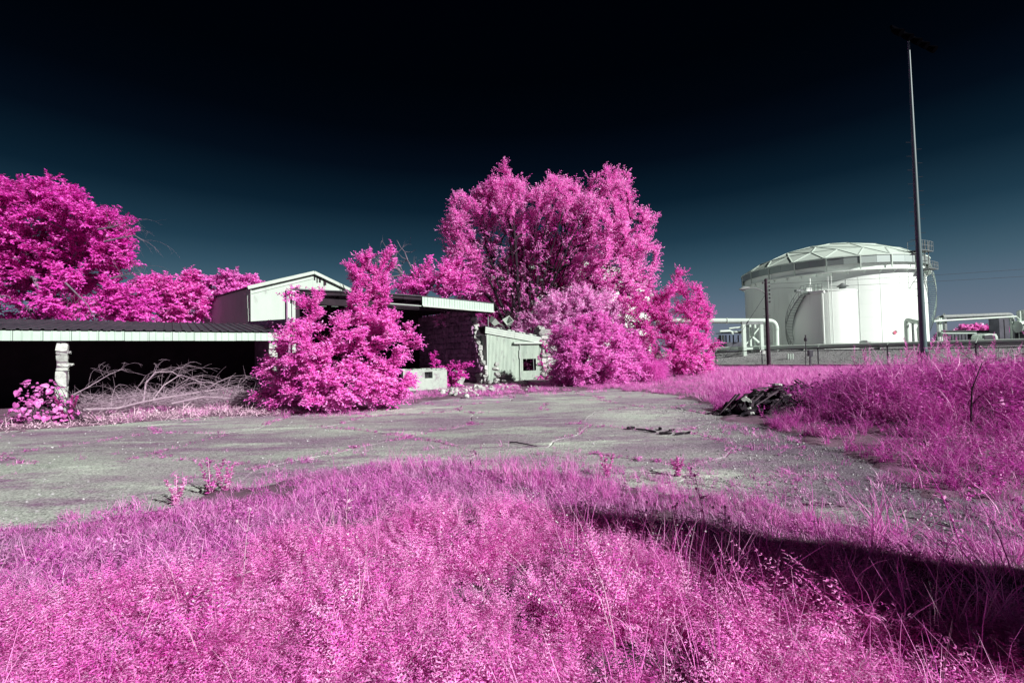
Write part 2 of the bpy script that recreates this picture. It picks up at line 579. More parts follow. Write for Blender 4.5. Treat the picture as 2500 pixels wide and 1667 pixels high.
def instancer(name, pts, rot, scl, protos, label, cat, idx=None):
    """one stuff object: plants scattered over points with geometry nodes (protos: list of (mesh, material))"""
    n = len(pts)
    me = bpy.data.meshes.new(name)
    me.vertices.add(n)
    me.vertices.foreach_set('co', np.ascontiguousarray(pts, np.float32).ravel())
    a = me.attributes.new('rz', 'FLOAT_VECTOR', 'POINT')
    a.data.foreach_set('vector', np.ascontiguousarray(rot, np.float32).ravel())
    a = me.attributes.new('sc', 'FLOAT', 'POINT')
    a.data.foreach_set('value', np.ascontiguousarray(scl, np.float32))
    a = me.attributes.new('id_', 'INT', 'POINT')
    a.data.foreach_set('value', np.ascontiguousarray(rng.integers(0, len(protos), n) if idx is None else idx, np.int32))
    o = link(name, me)
    c = bpy.data.collections.new(name + ' kinds')
    for k, (pm, mat) in enumerate(protos):
        if not pm.materials:
            pm.materials.append(mat)
        c.objects.link(bpy.data.objects.new('%s kind %02d' % (name, k), pm))
    ng = bpy.data.node_groups.new(name, 'GeometryNodeTree')
    ng.interface.new_socket('Geometry', in_out='INPUT', socket_type='NodeSocketGeometry')
    ng.interface.new_socket('Geometry', in_out='OUTPUT', socket_type='NodeSocketGeometry')
    gi = ng.nodes.new('NodeGroupInput')
    go = ng.nodes.new('NodeGroupOutput')
    ip = ng.nodes.new('GeometryNodeInstanceOnPoints')
    ci = ng.nodes.new('GeometryNodeCollectionInfo')
    ci.inputs['Collection'].default_value = c
    ci.inputs['Separate Children'].default_value = True
    ci.inputs['Reset Children'].default_value = True
    ip.inputs['Pick Instance'].default_value = True
    def na(nm, ty):
        q = ng.nodes.new('GeometryNodeInputNamedAttribute')
        q.data_type = ty
        q.inputs[0].default_value = nm
        return q.outputs[0]
    l = ng.links.new
    l(gi.outputs[0], ip.inputs['Points'])
    l(ci.outputs[0], ip.inputs['Instance'])
    l(na('id_', 'INT'), ip.inputs['Instance Index'])
    e2r = ng.nodes.new('FunctionNodeEulerToRotation')
    l(na('rz', 'FLOAT_VECTOR'), e2r.inputs[0])
    l(e2r.outputs[0], ip.inputs['Rotation'])
    l(na('sc', 'FLOAT'), ip.inputs['Scale'])
    l(ip.outputs[0], go.inputs[0])
    md = o.modifiers.new('scatter', 'NODES')
    md.node_group = ng
    return props(o, label, cat, kind='stuff')

# ------------------------------------------------------------------ the ground
GV = np.array([0.8, 0.6, 0.0])      # along the building fronts
NV = np.array([0.6, -0.8, 0.0])     # out of the fronts
BV = -NV
UP = np.array([0, 0, 1.0])

LOT = XY([(-330, 1345), (0, 1302), (200, 1290), (400, 1262), (560, 1200), (700, 1185), (860, 1146), (1000, 1136), (1250, 1150), (1450, 1178),
          (1700, 1215), (1850, 1240), (2000, 1275), (2150, 1325), (2300, 1362), (2500, 1392), (2900, 1425), (2900, 1240), (2500, 1205), (2400, 1222),
          (2300, 1228), (2230, 1195), (2150, 1143), (2050, 1098), (1950, 1063), (1850, 1048), (1760, 1018), (1720, 985), (1640, 964), (1500, 950),
          (1350, 957), (1250, 962), (1100, 972), (1000, 985), (860, 1006), (700, 1012), (600, 1016), (400, 1024), (200, 1040), (0, 1054), (-330, 1095)])
DENSE = XY([(-400, 1520), (0, 1505), (300, 1490), (600, 1425), (740, 1335), (900, 1290), (1050, 1268), (1300, 1275), (1400, 1315), (1600, 1365),
            (1900, 1440), (2200, 1530), (2500, 1610), (2900, 1720), (2900, 3400), (-400, 3400)])

def in_lot(x, y, amp=0.5):
    x, y = np.asarray(x, float), np.asarray(y, float)
    a = amp * np.clip(y / 8.0, 0.7, 1.6)
    return inpoly(x + a * (fbm(x, y, 0.7, 3) - 0.5) * 2, y + a * (fbm(x, y, 0.7, 8) - 0.5) * 2, LOT)

def hill(x, y):
    x, y = np.asarray(x, float), np.asarray(y, float)
    h = 0.62 * np.exp(-(((x - 11.0) / 4.6) ** 2 + ((y - 10.2) / 3.4) ** 2))
    out = 0.0
    for d in (0.25, 0.6, 1.0, 1.5, 2.1):
        out = out + (~inpoly(x - 0.75 * d, y - 0.3 * d, LOT)) * 1.0
    h = h * (out / 5.0) ** 1.3
    h = h + 0.10 * np.exp(-(((x - 3.0) / 3.5) ** 2 + ((y - 3.0) / 1.2) ** 2))
    t = np.clip((y - 25) / 14.0, 0, 1) * np.clip((x - 6) / 8.0, 0, 1)
    return h - 0.55 * t * t * (3 - 2 * t)

def gz(x, y):
    x, y = np.asarray(x, float), np.asarray(y, float)
    bumpy = 0.05 * (fbm(x, y, 1.3, 21) - 0.5)
    z = 0.035 + hill(x, y) + bumpy
    return np.where(in_lot(x, y), -0.032, z)

def axis(lo, hi, step, far):
    a = list(np.arange(lo, hi + 1e-6, step))
    s = step
    while a[-1] < far:
        s *= 1.25
        a.append(a[-1] + s)
    s = step
    while a[0] > -far:
        s *= 1.25
        a.insert(0, a[0] - s)
    return np.array(a)

gx, gy = axis(-20, 15, 0.16, 1500), axis(1.5, 24, 0.16, 1500)
GX, GY = np.meshgrid(gx, gy)
V = np.stack([GX, GY, gz(GX, GY)], -1).reshape(-1, 3)
nx_, ny_ = len(gx), len(gy)
ii = (np.arange(ny_ - 1)[:, None] * nx_ + np.arange(nx_ - 1)[None, :]).ravel()
ground = link('ground', npmesh('ground', V, np.stack([ii, ii + 1, ii + 1 + nx_, ii + nx_], 1), smooth=True), M['soil'])
props(ground, kind='structure')

# cracked asphalt lot: every slab between cracks is a piece with its own edges
lot = bpy.data.objects.new('asphalt_lot', None)
COL.objects.link(lot)
W[lot] = Vector((0, 0, 0))
props(lot, kind='structure')
seeds = []
rs = np.random.default_rng(5)
for i in range(12):
    for j in range(7):
        seeds.append((-27 + 3.3 * i + rs.uniform(-1.2, 1.2) + 1.4 * (j % 2), 3.6 + 2.9 * j + rs.uniform(-1.0, 1.0)))
seeds = np.array(seeds)
CR = []                             # crack points, for the weeds that grow in them

def clip(poly, m, n):
    out = []
    for a, b in zip(poly, poly[1:] + poly[:1]):
        da, db = np.dot(a - m, n), np.dot(b - m, n)
        if da <= 0:
            out.append(a)
        if da * db < 0:
            out.append(a + (b - a) * (da / (da - db)))
    return out

for i, s_ in enumerate(seeds):
    poly = [np.array(p) for p in ((-31, 2.6), (11.5, 2.6), (11.5, 24), (-31, 24))]
    for j, t_ in enumerate(seeds):
        if i != j and np.linalg.norm(s_ - t_) < 11:
            poly = clip(poly, (s_ + t_) / 2, nrm(t_ - s_))
            if len(poly) < 3:
                break
    if len(poly) < 3:
        continue
    c = np.mean(poly, 0)
    ring = []
    for a, b in zip(poly, poly[1:] + poly[:1]):
        k = max(2, int(np.linalg.norm(b - a) / 0.28))
        for t in np.arange(k) / k:
            q = a + (b - a) * t
            q = q + 0.42 * np.array([fbm(q[0], q[1], 0.9, 31) - 0.5, fbm(q[0], q[1], 0.9, 47) - 0.5])
            ring.append(q)
    if not any(in_lot(q[0], q[1]) for q in ring + [c]):
        continue
    gap = 0.012 + 0.020 * rs.random()
    inner = []
    for q in ring:
        d = c - q
        inner.append(q + nrm(d) * gap)
        if rs.random() < 0.8:
            CR.append(q)
    tz = rs.uniform(-0.006, 0.006, 2)
    f = lambda q, z: (q[0], q[1], z + tz[0] * (q[0] - c[0]) + tz[1] * (q[1] - c[1]) * 0.6)
    n = len(ring)
    vs = [f(c, 0.004)] + [f(q, 0.0) for q in inner] + [f(q * 0.6 + p * 0.4, -0.018) for q, p in zip(ring, inner)] + [f(q, -0.11) for q in ring]
    fs = [(0, 1 + k, 1 + (k + 1) % n) for k in range(n)]
    fs += [(1 + k, 1 + n + k, 1 + n + (k + 1) % n, 1 + (k + 1) % n) for k in range(n)]
    fs += [(1 + n + k, 1 + 2 * n + k, 1 + 2 * n + (k + 1) % n, 1 + n + (k + 1) % n) for k in range(n)]
    me = bpy.data.meshes.new('asphalt_slab')
    me.from_pydata(vs, [], fs)
    me.update()
    link('asphalt_slab', me, M['asphalt'], lot, loc=(0, 0, 0))
CR = np.array(CR)
CR = CR[in_lot(CR[:, 0], CR[:, 1])]

# ------------------------------------------------------------------ plants: prototypes
def blades(n, h, spread, wd, lean, seed, seg=3, hv=0.4):
    r = np.random.default_rng(seed)
    V, F_, var = [], [], []
    for _ in range(n):
        a = r.uniform(0, 2 * math.pi)
        base = np.array([r.normal() * spread, r.normal() * spread, -0.02])
        d = np.array([math.cos(a), math.sin(a), 0])
        hh = h * (1 - hv + hv * 1.6 * r.random())
        ln = hh * lean * r.uniform(0.2, 1.3)
        side = np.array([-d[1], d[0], 0])
        tw = r.uniform(-1.2, 1.2)
        side = side * math.cos(tw) + d * math.sin(tw)
        o = len(V)
        v_ = r.random()
        for k in range(seg + 1):
            t = k / seg
            p = base + UP * hh * (t - 0.18 * lean * t * t * t) + d * ln * t * t
            ww = wd * (1 - t) ** 0.7 + 0.0006
            V += [p - side * ww / 2, p + side * ww / 2]
        for k in range(seg):
            F_.append((o + 2 * k, o + 2 * k + 1, o + 2 * k + 3, o + 2 * k + 2))
            var.append(v_)
    return npmesh('blades', np.array(V), np.array(F_), var=var)

def leafquads(p, d, nv, ln, wd, fold=0.25, droop=0.15):
    """p, d, nv: (N,3) base, direction, face normal; folded diamond leaves"""
    side = np.cross(d, nv)
    side /= np.linalg.norm(side, axis=1, keepdims=True) + 1e-9
    nv = np.cross(side, d)
    ln = np.asarray(ln)[:, None]
    wd = np.asarray(wd)[:, None]
    v0 = p
    v1 = p + d * ln * 0.45 + side * wd * 0.5 + nv * wd * fold
    v2 = p + d * ln - nv * ln * droop
    v3 = p + d * ln * 0.45 - side * wd * 0.5 + nv * wd * fold
    V = np.stack([v0, v1, v2, v3], 1).reshape(-1, 3)
    n = len(p)
    Fq = np.arange(4 * n).reshape(n, 4)
    return V, Fq

def unit(v):
    return v / (np.linalg.norm(v, axis=-1, keepdims=True) + 1e-9)

def feathery(seed, h=0.3, nf=10, pairs=13):
    """feathery ground-cover plant: arching fronds lined with narrow leaflets"""
    r = np.random.default_rng(seed)
    Ps, Ds, Ns, Ls, Ws, vr = [], [], [], [], [], []
    for _ in range(nf):
        a = r.uniform(0, 2 * math.pi)
        out = np.array([math.cos(a), math.sin(a), 0])
        l = h * r.uniform(0.7, 1.2)
        b0 = np.array([r.normal() * 0.03, r.normal() * 0.03, 0.0])
        rise = r.uniform(0.6, 1.0)
        v_ = r.random()
        for k in range(pairs):
            t = (k + 1) / pairs
            p = b0 + UP * l * rise * (t - 0.35 * t * t) * 1.3 + out * l * 0.75 * t ** 1.4
            ax = nrm(UP * rise * (1 - 0.7 * t) * 1.3 + out * 1.05 * t ** 0.4)
            sd_ = nrm(np.cross(ax, UP + 0.01 * out))
            for s_ in (-1, 1):
                d = nrm(sd_ * s_ + ax * 0.7 + r.normal(size=3) * 0.22)
                Ps.append(p)
                Ds.append(d)
                Ns.append(nrm(np.cross(sd_, ax) + UP * 0.5 + r.normal(size=3) * 0.25))
                Ls.append(0.034 * (1.15 - 0.6 * t) * r.uniform(0.7, 1.2) * h / 0.3)
                Ws.append(0.0072 * r.uniform(0.7, 1.2))
                vr.append(np.clip(v_ * 0.6 + 0.4 * r.random(), 0, 1))
    V, Fq = leafquads(np.array(Ps), np.array(Ds), np.array(Ns), Ls, Ws)
    return npmesh('feathery', V, Fq, var=vr)

def seedhead(seed, h):
    """tall grass stalk with a feathery plume and a few long blades"""
    r = np.random.default_rng(seed)
    Ps, Ds, Ns, Ls, Ws, vr = [], [], [], [], [], []
    ln = np.array([r.normal() * 0.12, r.normal() * 0.12, 0])
    mb = MB()
    pts = [ln * h * t * t + UP * h * t for t in np.linspace(0, 1, 6)]
    mb.tube(pts, [0.004, 0.004, 0.0035, 0.003, 0.0025, 0.0015], 4, False)
    for k in range(34):
        t = 0.70 + 0.30 * k / 34
        p = ln * h * t * t + UP * h * t
        a = r.uniform(0, 6.28)
        d = nrm(np.array([math.cos(a), math.sin(a), 0.75]))
        Ps.append(p); Ds.append(d); Ns.append(nrm(r.normal(size=3)))
        Ls.append(0.11 * (1.2 - (t - 0.7) / 0.3) * r.uniform(0.5, 1.1)); Ws.append(0.013); vr.append(0.55 + 0.45 * r.random())
    for k in range(6):
        t = r.uniform(0.1, 0.6)
        a = r.uniform(0, 6.28)
        Ps.append(ln * h * t * t + UP * h * t); Ds.append(nrm(np.array([math.cos(a), math.sin(a), 1.3]))); Ns.append(nrm(r.normal(size=3)))
        Ls.append(0.35 * r.uniform(0.6, 1.2)); Ws.append(0.016); vr.append(r.random())
    V, Fq = leafquads(np.array(Ps), np.array(Ds), np.array(Ns), Ls, Ws, droop=0.3)
    tv = np.array(mb.v)
    tf = np.array(mb.f)
    return npmesh('seedhead', np.concatenate([V, tv]), np.concatenate([Fq, tf + len(V)]), var=list(vr) + [0.8] * len(tf))

def broadweed(seed, h=0.25, n=26, ll=0.07):
    r = np.random.default_rng(seed)
    t = r.random(n)
    a = r.uniform(0, 6.28, n)
    st = r.integers(0, 3, n)
    ang = st * 2.1 + seed
    p = np.stack([np.cos(ang) * t * h * 0.35, np.sin(ang) * t * h * 0.35, t * h], 1)
    d = unit(np.stack([np.cos(a), np.sin(a), r.uniform(0.1, 0.8, n)], 1))
    nv = unit(np.array([0, 0, 1.0]) + r.normal(size=(n, 3)) * 0.35)
    V, Fq = leafquads(p, d, nv, ll * r.uniform(0.5, 1.2, n) * (1.2 - 0.6 * t), ll * 0.42 * r.uniform(0.7, 1.2, n))
    return npmesh('broadweed', V, Fq, var=r.random(n))

def rots(n, tilt=0.15):
    return np.stack([rng.normal(0, tilt, n), rng.normal(0, tilt, n), rng.uniform(0, 6.283, n)], 1)

def on_ground(x, y, dz=0.0):
    return np.stack([x, y, gz(x, y) + dz], 1)

def sample(n, x0, x1, y0, y1):
    return rng.uniform(x0, x1, n), rng.uniform(y0, y1, n)

# ------------------------------------------------------------------ plants: ground cover and grasses
cover_protos = [(feathery(s, 0.24 + 0.05 * (s % 4), 8 + s % 5, 13 + s % 6), M['cover']) for s in range(10)] + [(broadweed(70 + s, 0.24, 40, 0.030 + 0.008 * s), M['cover']) for s in range(2)]
x, y = sample(90000, -7.5, 9.0, 1.2, 7.2)
dn = inpoly(x + 0.8 * (fbm(x, y, 0.8, 4) - 0.5) + rng.normal(0, 0.10, len(x)), y + 0.8 * (fbm(x, y, 0.8, 5) - 0.5) + rng.normal(0, 0.14, len(x)), DENSE)
keep = dn & (fbm(x, y, 0.26, 14) > 0.42) & (np.abs(x) < 1.25 * y + 1.6)
x, y = x[keep], y[keep]
instancer('ground_cover', on_ground(x, y), rots(len(x), 0.25), rng.uniform(0.4, 0.88, len(x)) * (0.45 + 1.1 * fbm(x, y, 0.5, 66)), cover_protos,
          'dense feathery bright pink ground cover filling the foreground', 'ground cover')

cg = [(blades(7, 0.42, 0.03, 0.0055, 0.5, 40 + s), M['fieldgrass']) for s in range(4)] + [(blades(2, 0.5, 0.01, 0.004, 0.3, 45 + s), M['straw']) for s in range(3)]
x, y = sample(5200, -6.5, 8.0, 1.5, 6.5)
keep = inpoly(x, y, DENSE) & (rng.random(len(x)) < 0.16 + 0.6 * (x > 0.3))
x, y = x[keep], y[keep]
instancer('grass_stems', on_ground(x, y), rots(len(x), 0.2), rng.uniform(0.6, 1.15, len(x)), cg, 'thin pink grass stems rising through the ground cover', 'grass')

sg = [(blades(16, 0.15, 0.045, 0.006, 0.9, 60 + s), M['shortgrass']) for s in range(7)] + [(broadweed(s, 0.15, 22, 0.045), M['shortgrass']) for s in range(1)]
x, y = sample(60000, -15, 11, 2.2, 7.4)
e = 0.28 * (fbm(x, y, 0.6, 71) - 0.5) * 2
nearside = y < 0.72 * 1.0 * np.interp(x, LOT[:16, 0], LOT[:16, 1]) + 0.28 * np.interp(x, LOT[:16, 0], LOT[:16, 1])
keep = (~inpoly(x, y - 0.25, DENSE)) & nearside & (np.abs(x) < 1.2 * y + 1.5) & (~inpoly(x + e, y + e, LOT)) & (rng.random(len(x)) < (0.25 + 0.9 * fbm(x, y, 0.5, 19)) * np.clip((np.interp(x, LOT[:16, 0], LOT[:16, 1]) - y) / 1.1 + 0.45, 0.1, 1) * np.clip(3.4 * fbm(x, y, 1.0, 23) - 1.0, 0.04 + 0.5 * (np.interp(x, LOT[:16, 0], LOT[:16, 1]) - y > 1.3), 1))
x, y = x[keep], y[keep]
instancer('short_grass', on_ground(x, y), rots(len(x), 0.2), rng.uniform(0.6, 1.25, len(x)) * np.interp(x, [0.0, 2.2], [1.0, 0.75]) * np.clip(0.55 + 0.45 * (np.interp(x, LOT[:16, 0], LOT[:16, 1]) - y), 0.55, 1.0), sg,
          'short dusty pink grass between the ground cover and the asphalt', 'grass')
# fringe: sparse tufts reaching onto the asphalt
x, y = sample(26000, -15, 11, 3.0, 8.6)
edge = np.interp(x, LOT[:16, 0], LOT[:16, 1])
dd = y - edge
keep = (dd > -0.3) & (rng.random(len(x)) < np.exp(-np.clip(dd, 0, 9) / 0.7) * 0.8) & (np.abs(x) < 1.2 * y + 1) & (fbm(x, y, 0.7, 29) > 0.50)
x, y = x[keep], y[keep]
instancer('edge_grass', np.stack([x, y, np.maximum(gz(x, y), 0.0)], 1), rots(len(x), 0.25), rng.uniform(0.4, 1.0, len(x)), sg,
          'sparse pink tufts creeping from the grass onto the asphalt edge', 'grass')
# taller thin grass along the edge of the lot
tg = [(blades(9, 0.42, 0.04, 0.006, 0.45, 90 + s), M['fieldgrass']) for s in range(4)]
x, y = sample(4200, -5, 9, 3.2, 8.0)
edge = np.interp(x, LOT[:16, 0], LOT[:16, 1])
keep = (np.abs(y - edge + 0.35) < 0.55) & (fbm(x, y, 0.8, 39) > 0.52) & (x > -2.6)
x, y = x[keep], y[keep]
instancer('edge_blades', on_ground(x, y), rots(len(x), 0.2), rng.uniform(0.5, 1.1, len(x)) * np.interp(x, [-0.5, 2.2], [1.0, 0.5]), tg, 'taller thin pink grass along the near edge of the asphalt', 'grass')
# long lit blades at the right, beside the shadow
lb = [(blades(8, 0.62, 0.05, 0.009, 0.75, 120 + s, 5), M['fieldgrass']) for s in range(4)]
x, y = sample(1500, 0.8, 5.5, 2.3, 4.9)
keep = inpoly(x, y - 0.05, DENSE) & (~inpoly(x, y - 0.75, DENSE) | (rng.random(len(x)) < 0.22)) | ((y > 3.0) & (y < 4.3) & (x > 2.2) & (rng.random(len(x)) < 0.12))
x, y = x[keep], y[keep]
instancer('long_blades', on_ground(x, y), rots(len(x), 0.3), rng.uniform(0.45, 1.0, len(x)), lb, 'long arching grass blades at the border of the dark shadow', 'grass')

# mound at the right with tall grass
tall = [(blades(18, 0.75, 0.10, 0.014, 0.75 + 0.12 * s, 150 + s, 5), M['tallgrass']) for s in range(6)] + [(broadweed(20 + s, 0.6, 60, 0.11), M['tallgrass']) for s in range(3)]
x, y = sample(19000, 3.5, 24, 4.6, 19)
lotd = in_lot(x, y)
keep = (~lotd) & (y > 4.4) & (x > 0.40 * y + 0.5) & ~inpoly(x, y, DENSE) & (x < 1.35 * y + 2) & (y > np.interp(x, LOT[:16, 0], LOT[:16, 1]) + 0.2) & (fbm(x, y, 0.7, 83) > 0.36)
pile_c = G(1850, 1022)[:2]
keep &= ~((np.abs(x - pile_c[0] - 0.75) < 1.75) & (np.abs(y - pile_c[1] - 0.2) < 1.2) & (rng.random(len(x)) < np.where(x < pile_c[0] + 1.0, 0.96, 0.6)))
x, y = x[keep], y[keep]
rise = np.clip(hill(x, y) / 0.35, 0.42, 1.05)
instancer('tall_grass', on_ground(x, y), rots(len(x), 0.22), rng.uniform(0.6, 1.15, len(x)) * rise, tall, 'tall tangled magenta grass covering the mound at the right', 'grass')
sh = [(seedhead(200 + s, 1.25), M['fieldgrass']) for s in range(5)]
x, y = sample(900, 6.5, 24, 7.5, 20)
keep = (~in_lot(x, y)) & (x > 0.62 * y + 1.0) & (x < 1.3 * y + 2) & (fbm(x, y, 2.2, 93) > 0.5)
x, y = x[keep], y[keep]
instancer('seed_grass', on_ground(x, y), rots(len(x), 0.14), rng.uniform(0.75, 1.12, len(x)), sh, 'tall grass stalks with feathery seed plumes above the mound', 'grass')

# field between the lot, the trees and the fence
fg = [(blades(18, 0.55, 0.14, 0.016, 0.6, 240 + s), M['fieldgrass']) for s in range(5)]
x, y = sample(16000, 2, 46, 14, 52)
keep = (~in_lot(x, y)) & (x > 0.25 * y - 1) & (x < 1.25 * y + 2) & (x + y * 0.0 < 60) & (np.abs(x - 15) > -1) & ((x - 19.6) * 0.0 + y < np.interp(x, [10, 20, 34, 46], [57, 57, 45, 34])) & (y > 14.5)
x, y = x[keep], y[keep]
sc_ = rng.uniform(0.5, 1.2, len(x)) * np.where(y < 22, 0.8, np.where(y < 34, 0.9, 0.95)) * np.where(x < 0.42 * y, 0.5, 1.0)
instancer('field_grass', on_ground(x, y), rots(len(x), 0.25), sc_, fg, 'light pink field grass between the asphalt and the chain link fence', 'grass')
# strip in front of the ruined buildings
st = [(blades(14, 0.26, 0.09, 0.010, 0.9, 270 + s), M['fieldgrass']) for s in range(4)]
x, y = sample(13000, -17, 10, 13, 28)
far = np.interp(x, LOT[28:, 0][::-1], LOT[28:, 1][::-1])
keep = (~in_lot(x, y, 0.5) | ((rng.random(len(x)) < 0.35) & (fbm(x, y, 1.2, 99) > 0.52))) & (y > far - 1.6) & (y < far + 5.0 + 0.3 * np.clip(x, 0, 9)) & (rng.random(len(x)) < 0.25 + 0.75 * (x > -7)) & (fbm(x, y, 0.9, 73) > 0.47)
x, y = x[keep], y[keep]
instancer('verge_grass', np.stack([x, y, np.maximum(gz(x, y), 0)], 1), rots(len(x), 0.3), rng.uniform(0.35, 1.0, len(x)), st, 'low pale pink grass along the far edge of the asphalt', 'grass')
# weeds in the cracks
cw = [(blades(8, 0.07, 0.03, 0.007, 1.2, 300 + s), M['fieldgrass']) for s in range(3)] + [(broadweed(40 + s, 0.05, 10, 0.035), M['shortgrass']) for s in range(2)]
k = CR[rng.random(len(CR)) < 0.7]
nk = len(k) * 9
k = np.repeat(k, 9, 0) + rng.normal(0, 0.06, (nk, 2))
keep = fbm(k[:, 0], k[:, 1], 2.0, 53) > 0.46
k = k[keep]
instancer('crack_weeds', np.stack([k[:, 0], k[:, 1], np.full(len(k), -0.012)], 1), rots(len(k), 0.3), rng.uniform(0.5, 1.3, len(k)), cw, 'small pink weeds growing in the cracks of the asphalt', 'weeds')
# tufts and gravel on the broken right hand side of the lot
x, y = sample(9000, 1, 10, 3.2, 10.5)
keep = in_lot(x, y) & (rng.random(len(x)) < np.clip((x - 0.30 * y - 1.0) / 3.0, 0, 1) * np.clip(fbm(x, y, 0.55, 63) * 2.6 - 1.1, 0, 1))
x, y = x[keep], y[keep]
instancer('lot_tufts', np.stack([x, y, np.zeros(len(x))], 1), rots(len(x), 0.3), rng.uniform(0.45, 1.1, len(x)), sg, 'low magenta tufts on the broken gravelly side of the asphalt', 'grass')
gp = [(rock_mesh('gravel', 500 + s, 0.7), M['gravel']) for s in range(4)]
x, y = sample(52000, -16, 10, 3.2, 15)
pr = 0.10 + 0.9 * np.clip((x - 0.18 * y - 0.4) / 2.5, 0, 1)
keep = in_lot(x, y) & (rng.random(len(x)) < pr) & (np.abs(x) < 1.2 * y + 1)
x, y = x[keep], y[keep]
instancer('loose_gravel', np.stack([x, y, np.full(len(x), 0.004)], 1), rots(len(x), 1.0), 0.012 + 0.035 * rng.random(len(x)) ** 4, gp, 'small loose stones scattered over the asphalt', 'gravel')
# tiny flowers in the ground cover
fm = MB()
for k in range(5):
    a = k * 1.2566
    fm.add([(0, 0, 0), (0.006 * math.cos(a - .4), 0.006 * math.sin(a - .4), 0.002), (0.009 * math.cos(a), 0.009 * math.sin(a), 0.003), (0.006 * math.cos(a + .4), 0.006 * math.sin(a + .4), 0.002)], [(0, 1, 2, 3)])
fl = fm.mesh('flower', recalc=False)
c0 = np.array([G(a, b)[:2] for a, b in ((1500, 1480), (1330, 1610), (1620, 1420), (880, 1420), (1100, 1420), (1440, 1470), (1340, 1660), (500, 1580), (1560, 1560))])
c0 = np.concatenate([c0, np.stack(sample(16, -2.5, 2.5, 2.3, 4.6), 1)])
k = np.repeat(c0, 16, 0) + rng.normal(0, 0.06, (len(c0) * 16, 2))
instancer('white_flowers', np.stack([k[:, 0], k[:, 1], gz(k[:, 0], k[:, 1]) + rng.uniform(0.2, 0.34, len(k))], 1), rots(len(k), 0.4), rng.uniform(0.5, 1.0, len(k)), [(fl, M['flower'])],
          'clusters of tiny white flowers in the ground cover', 'flowers')

# ------------------------------------------------------------------ storage tanks
def ring_panels(parent, name, mat, C, r, z0, z1, n, th, gap=0.02, a_off=0.0):
    """n flat panels standing in a ring, each its own object"""
    ww = 2 * r * math.sin(math.pi / n) - gap
    me = MB().box((0, 0, 0), (th, ww, z1 - z0)).mesh(name)
    rc = r * math.cos(math.pi / n)
    for k in range(n):
        a = a_off + 2 * math.pi * (k + 0.5) / n
        link(name, me, mat, parent, loc=(C[0] + rc * math.cos(a), C[1] + rc * math.sin(a), (z0 + z1) / 2), rot=(0, 0, a))

def dome(parent, C, Rr, z0, z1, pm, sm, n0=20):
    """framed dome roof: triangular sheets between raised struts"""
    rings = [(n0, 1.0, 0.0), (n0, 0.80, 0.5), (n0 // 2, 0.56, 0.25), (n0 // 2, 0.32, 0.75), (n0 // 4, 0.14, 0.5)]
    sph = (Rr ** 2 + (z1 - z0) ** 2) / (2 * (z1 - z0))
    zz = lambda r_: z1 - sph + math.sqrt(max(sph ** 2 - r_ ** 2, 0))
    pts, idx = [], []
    for n, f, o in rings:
        base = len(pts)
        for k in range(n):
            a = 2 * math.pi * (k + o) / n
            pts.append(np.array([C[0] + Rr * f * math.cos(a), C[1] + Rr * f * math.sin(a), zz(Rr * f)]))
        idx.append(list(range(base, base + n)))
    pts.append(np.array([C[0], C[1], z1]))
    tris = []
    for a, b in zip(range(len(rings) - 1), range(1, len(rings))):
        A, B = idx[a], idx[b]
        na, nb = len(A), len(B)
        oa, ob = rings[a][2], rings[b][2]
        i = j = 0
        while i < na or j < nb:
            ta, tb = (i + 1 + oa) / na, (j + 1 + ob) / nb
            if j >= nb or (i < na and ta <= tb):
                tris.append((A[i % na], A[(i + 1) % na], B[j % nb]))
                i += 1
            else:
                tris.append((A[i % na], B[(j + 1) % nb], B[j % nb]))
                j += 1
    I = idx[-1]
    for k in range(len(I)):
        tris.append((I[k], I[(k + 1) % len(I)], len(pts) - 1))
    edges = set()
    for t in tris:
        p = [pts[q] for q in t]
        c = sum(p) / 3
        q = [c + (v - c) * 0.997 for v in p]
        nn = nrm(np.cross(q[1] - q[0], q[2] - q[0]))
        if nn[2] < 0:
            q, nn = q[::-1], -nn
        MB().prism([v - nn * 0.05 for v in q], nn * 0.05).build('roof_panel', pm, parent)
        for a, b in ((0, 1), (1, 2), (2, 0)):
            edges.add(tuple(sorted((t[a], t[b]))))
    for a, b in edges:
        MB().bar(pts[a] + UP * 0.015, pts[b] + UP * 0.015, 0.16, 0.09).build('roof_strut', sm, parent)

def helix_stair(parent, C, r, th0, th1, z0, z1, wd, n, mat, stringer=0.14, rail=True, mat2=None):
    mat2 = mat2 or mat
    inner, outer, rl, treads = [], [], [], []
    tread = MB().box((0, 0, 0), (wd, 0.30, 0.05)).mesh('stair_tread')
    for k in range(n + 1):
        t = k / n
        a = th0 + (th1 - th0) * t
        z = z0 + (z1 - z0) * t
        u = np.array([math.cos(a), math.sin(a), 0])
        c = np.array([C[0], C[1], z])
        inner.append(c + u * (r + 0.12))
        outer.append(c + u * (r + 0.12 + wd))
        rl.append(c + u * (r + 0.12 + wd) + UP * 1.05)
        if k < n:
            treads.append((c + u * (r + 0.12 + wd / 2), a))
        if False:
            link('stair_tread', tread, mat, parent, loc=c + u * (r + 0.12 + wd / 2), rot=(0, 0, a))
    for nm, pth in (('spiral_stair', inner), ('stringer', outer)):
        mb = MB()
        for a, b in zip(pth, pth[1:]):
            mb.bar(a - UP * 0.06, b - UP * 0.06, 0.05, stringer)
        parent = mb.build(nm, mat2, parent) if nm == 'spiral_stair' else (mb.build(nm, mat2, parent), parent)[1]
    for c, a in treads:
        link('stair_tread', tread, mat, parent, loc=c, rot=(0, 0, a))
    if rail:
        mb = MB().tube(rl, 0.03, 5).tube([p - UP * 0.5 for p in rl], 0.02, 5)
        for k in range(0, n + 1, 4):
            mb.tube([outer[k], rl[k]], 0.025, 5)
        mb.build('handrail', mat, parent)

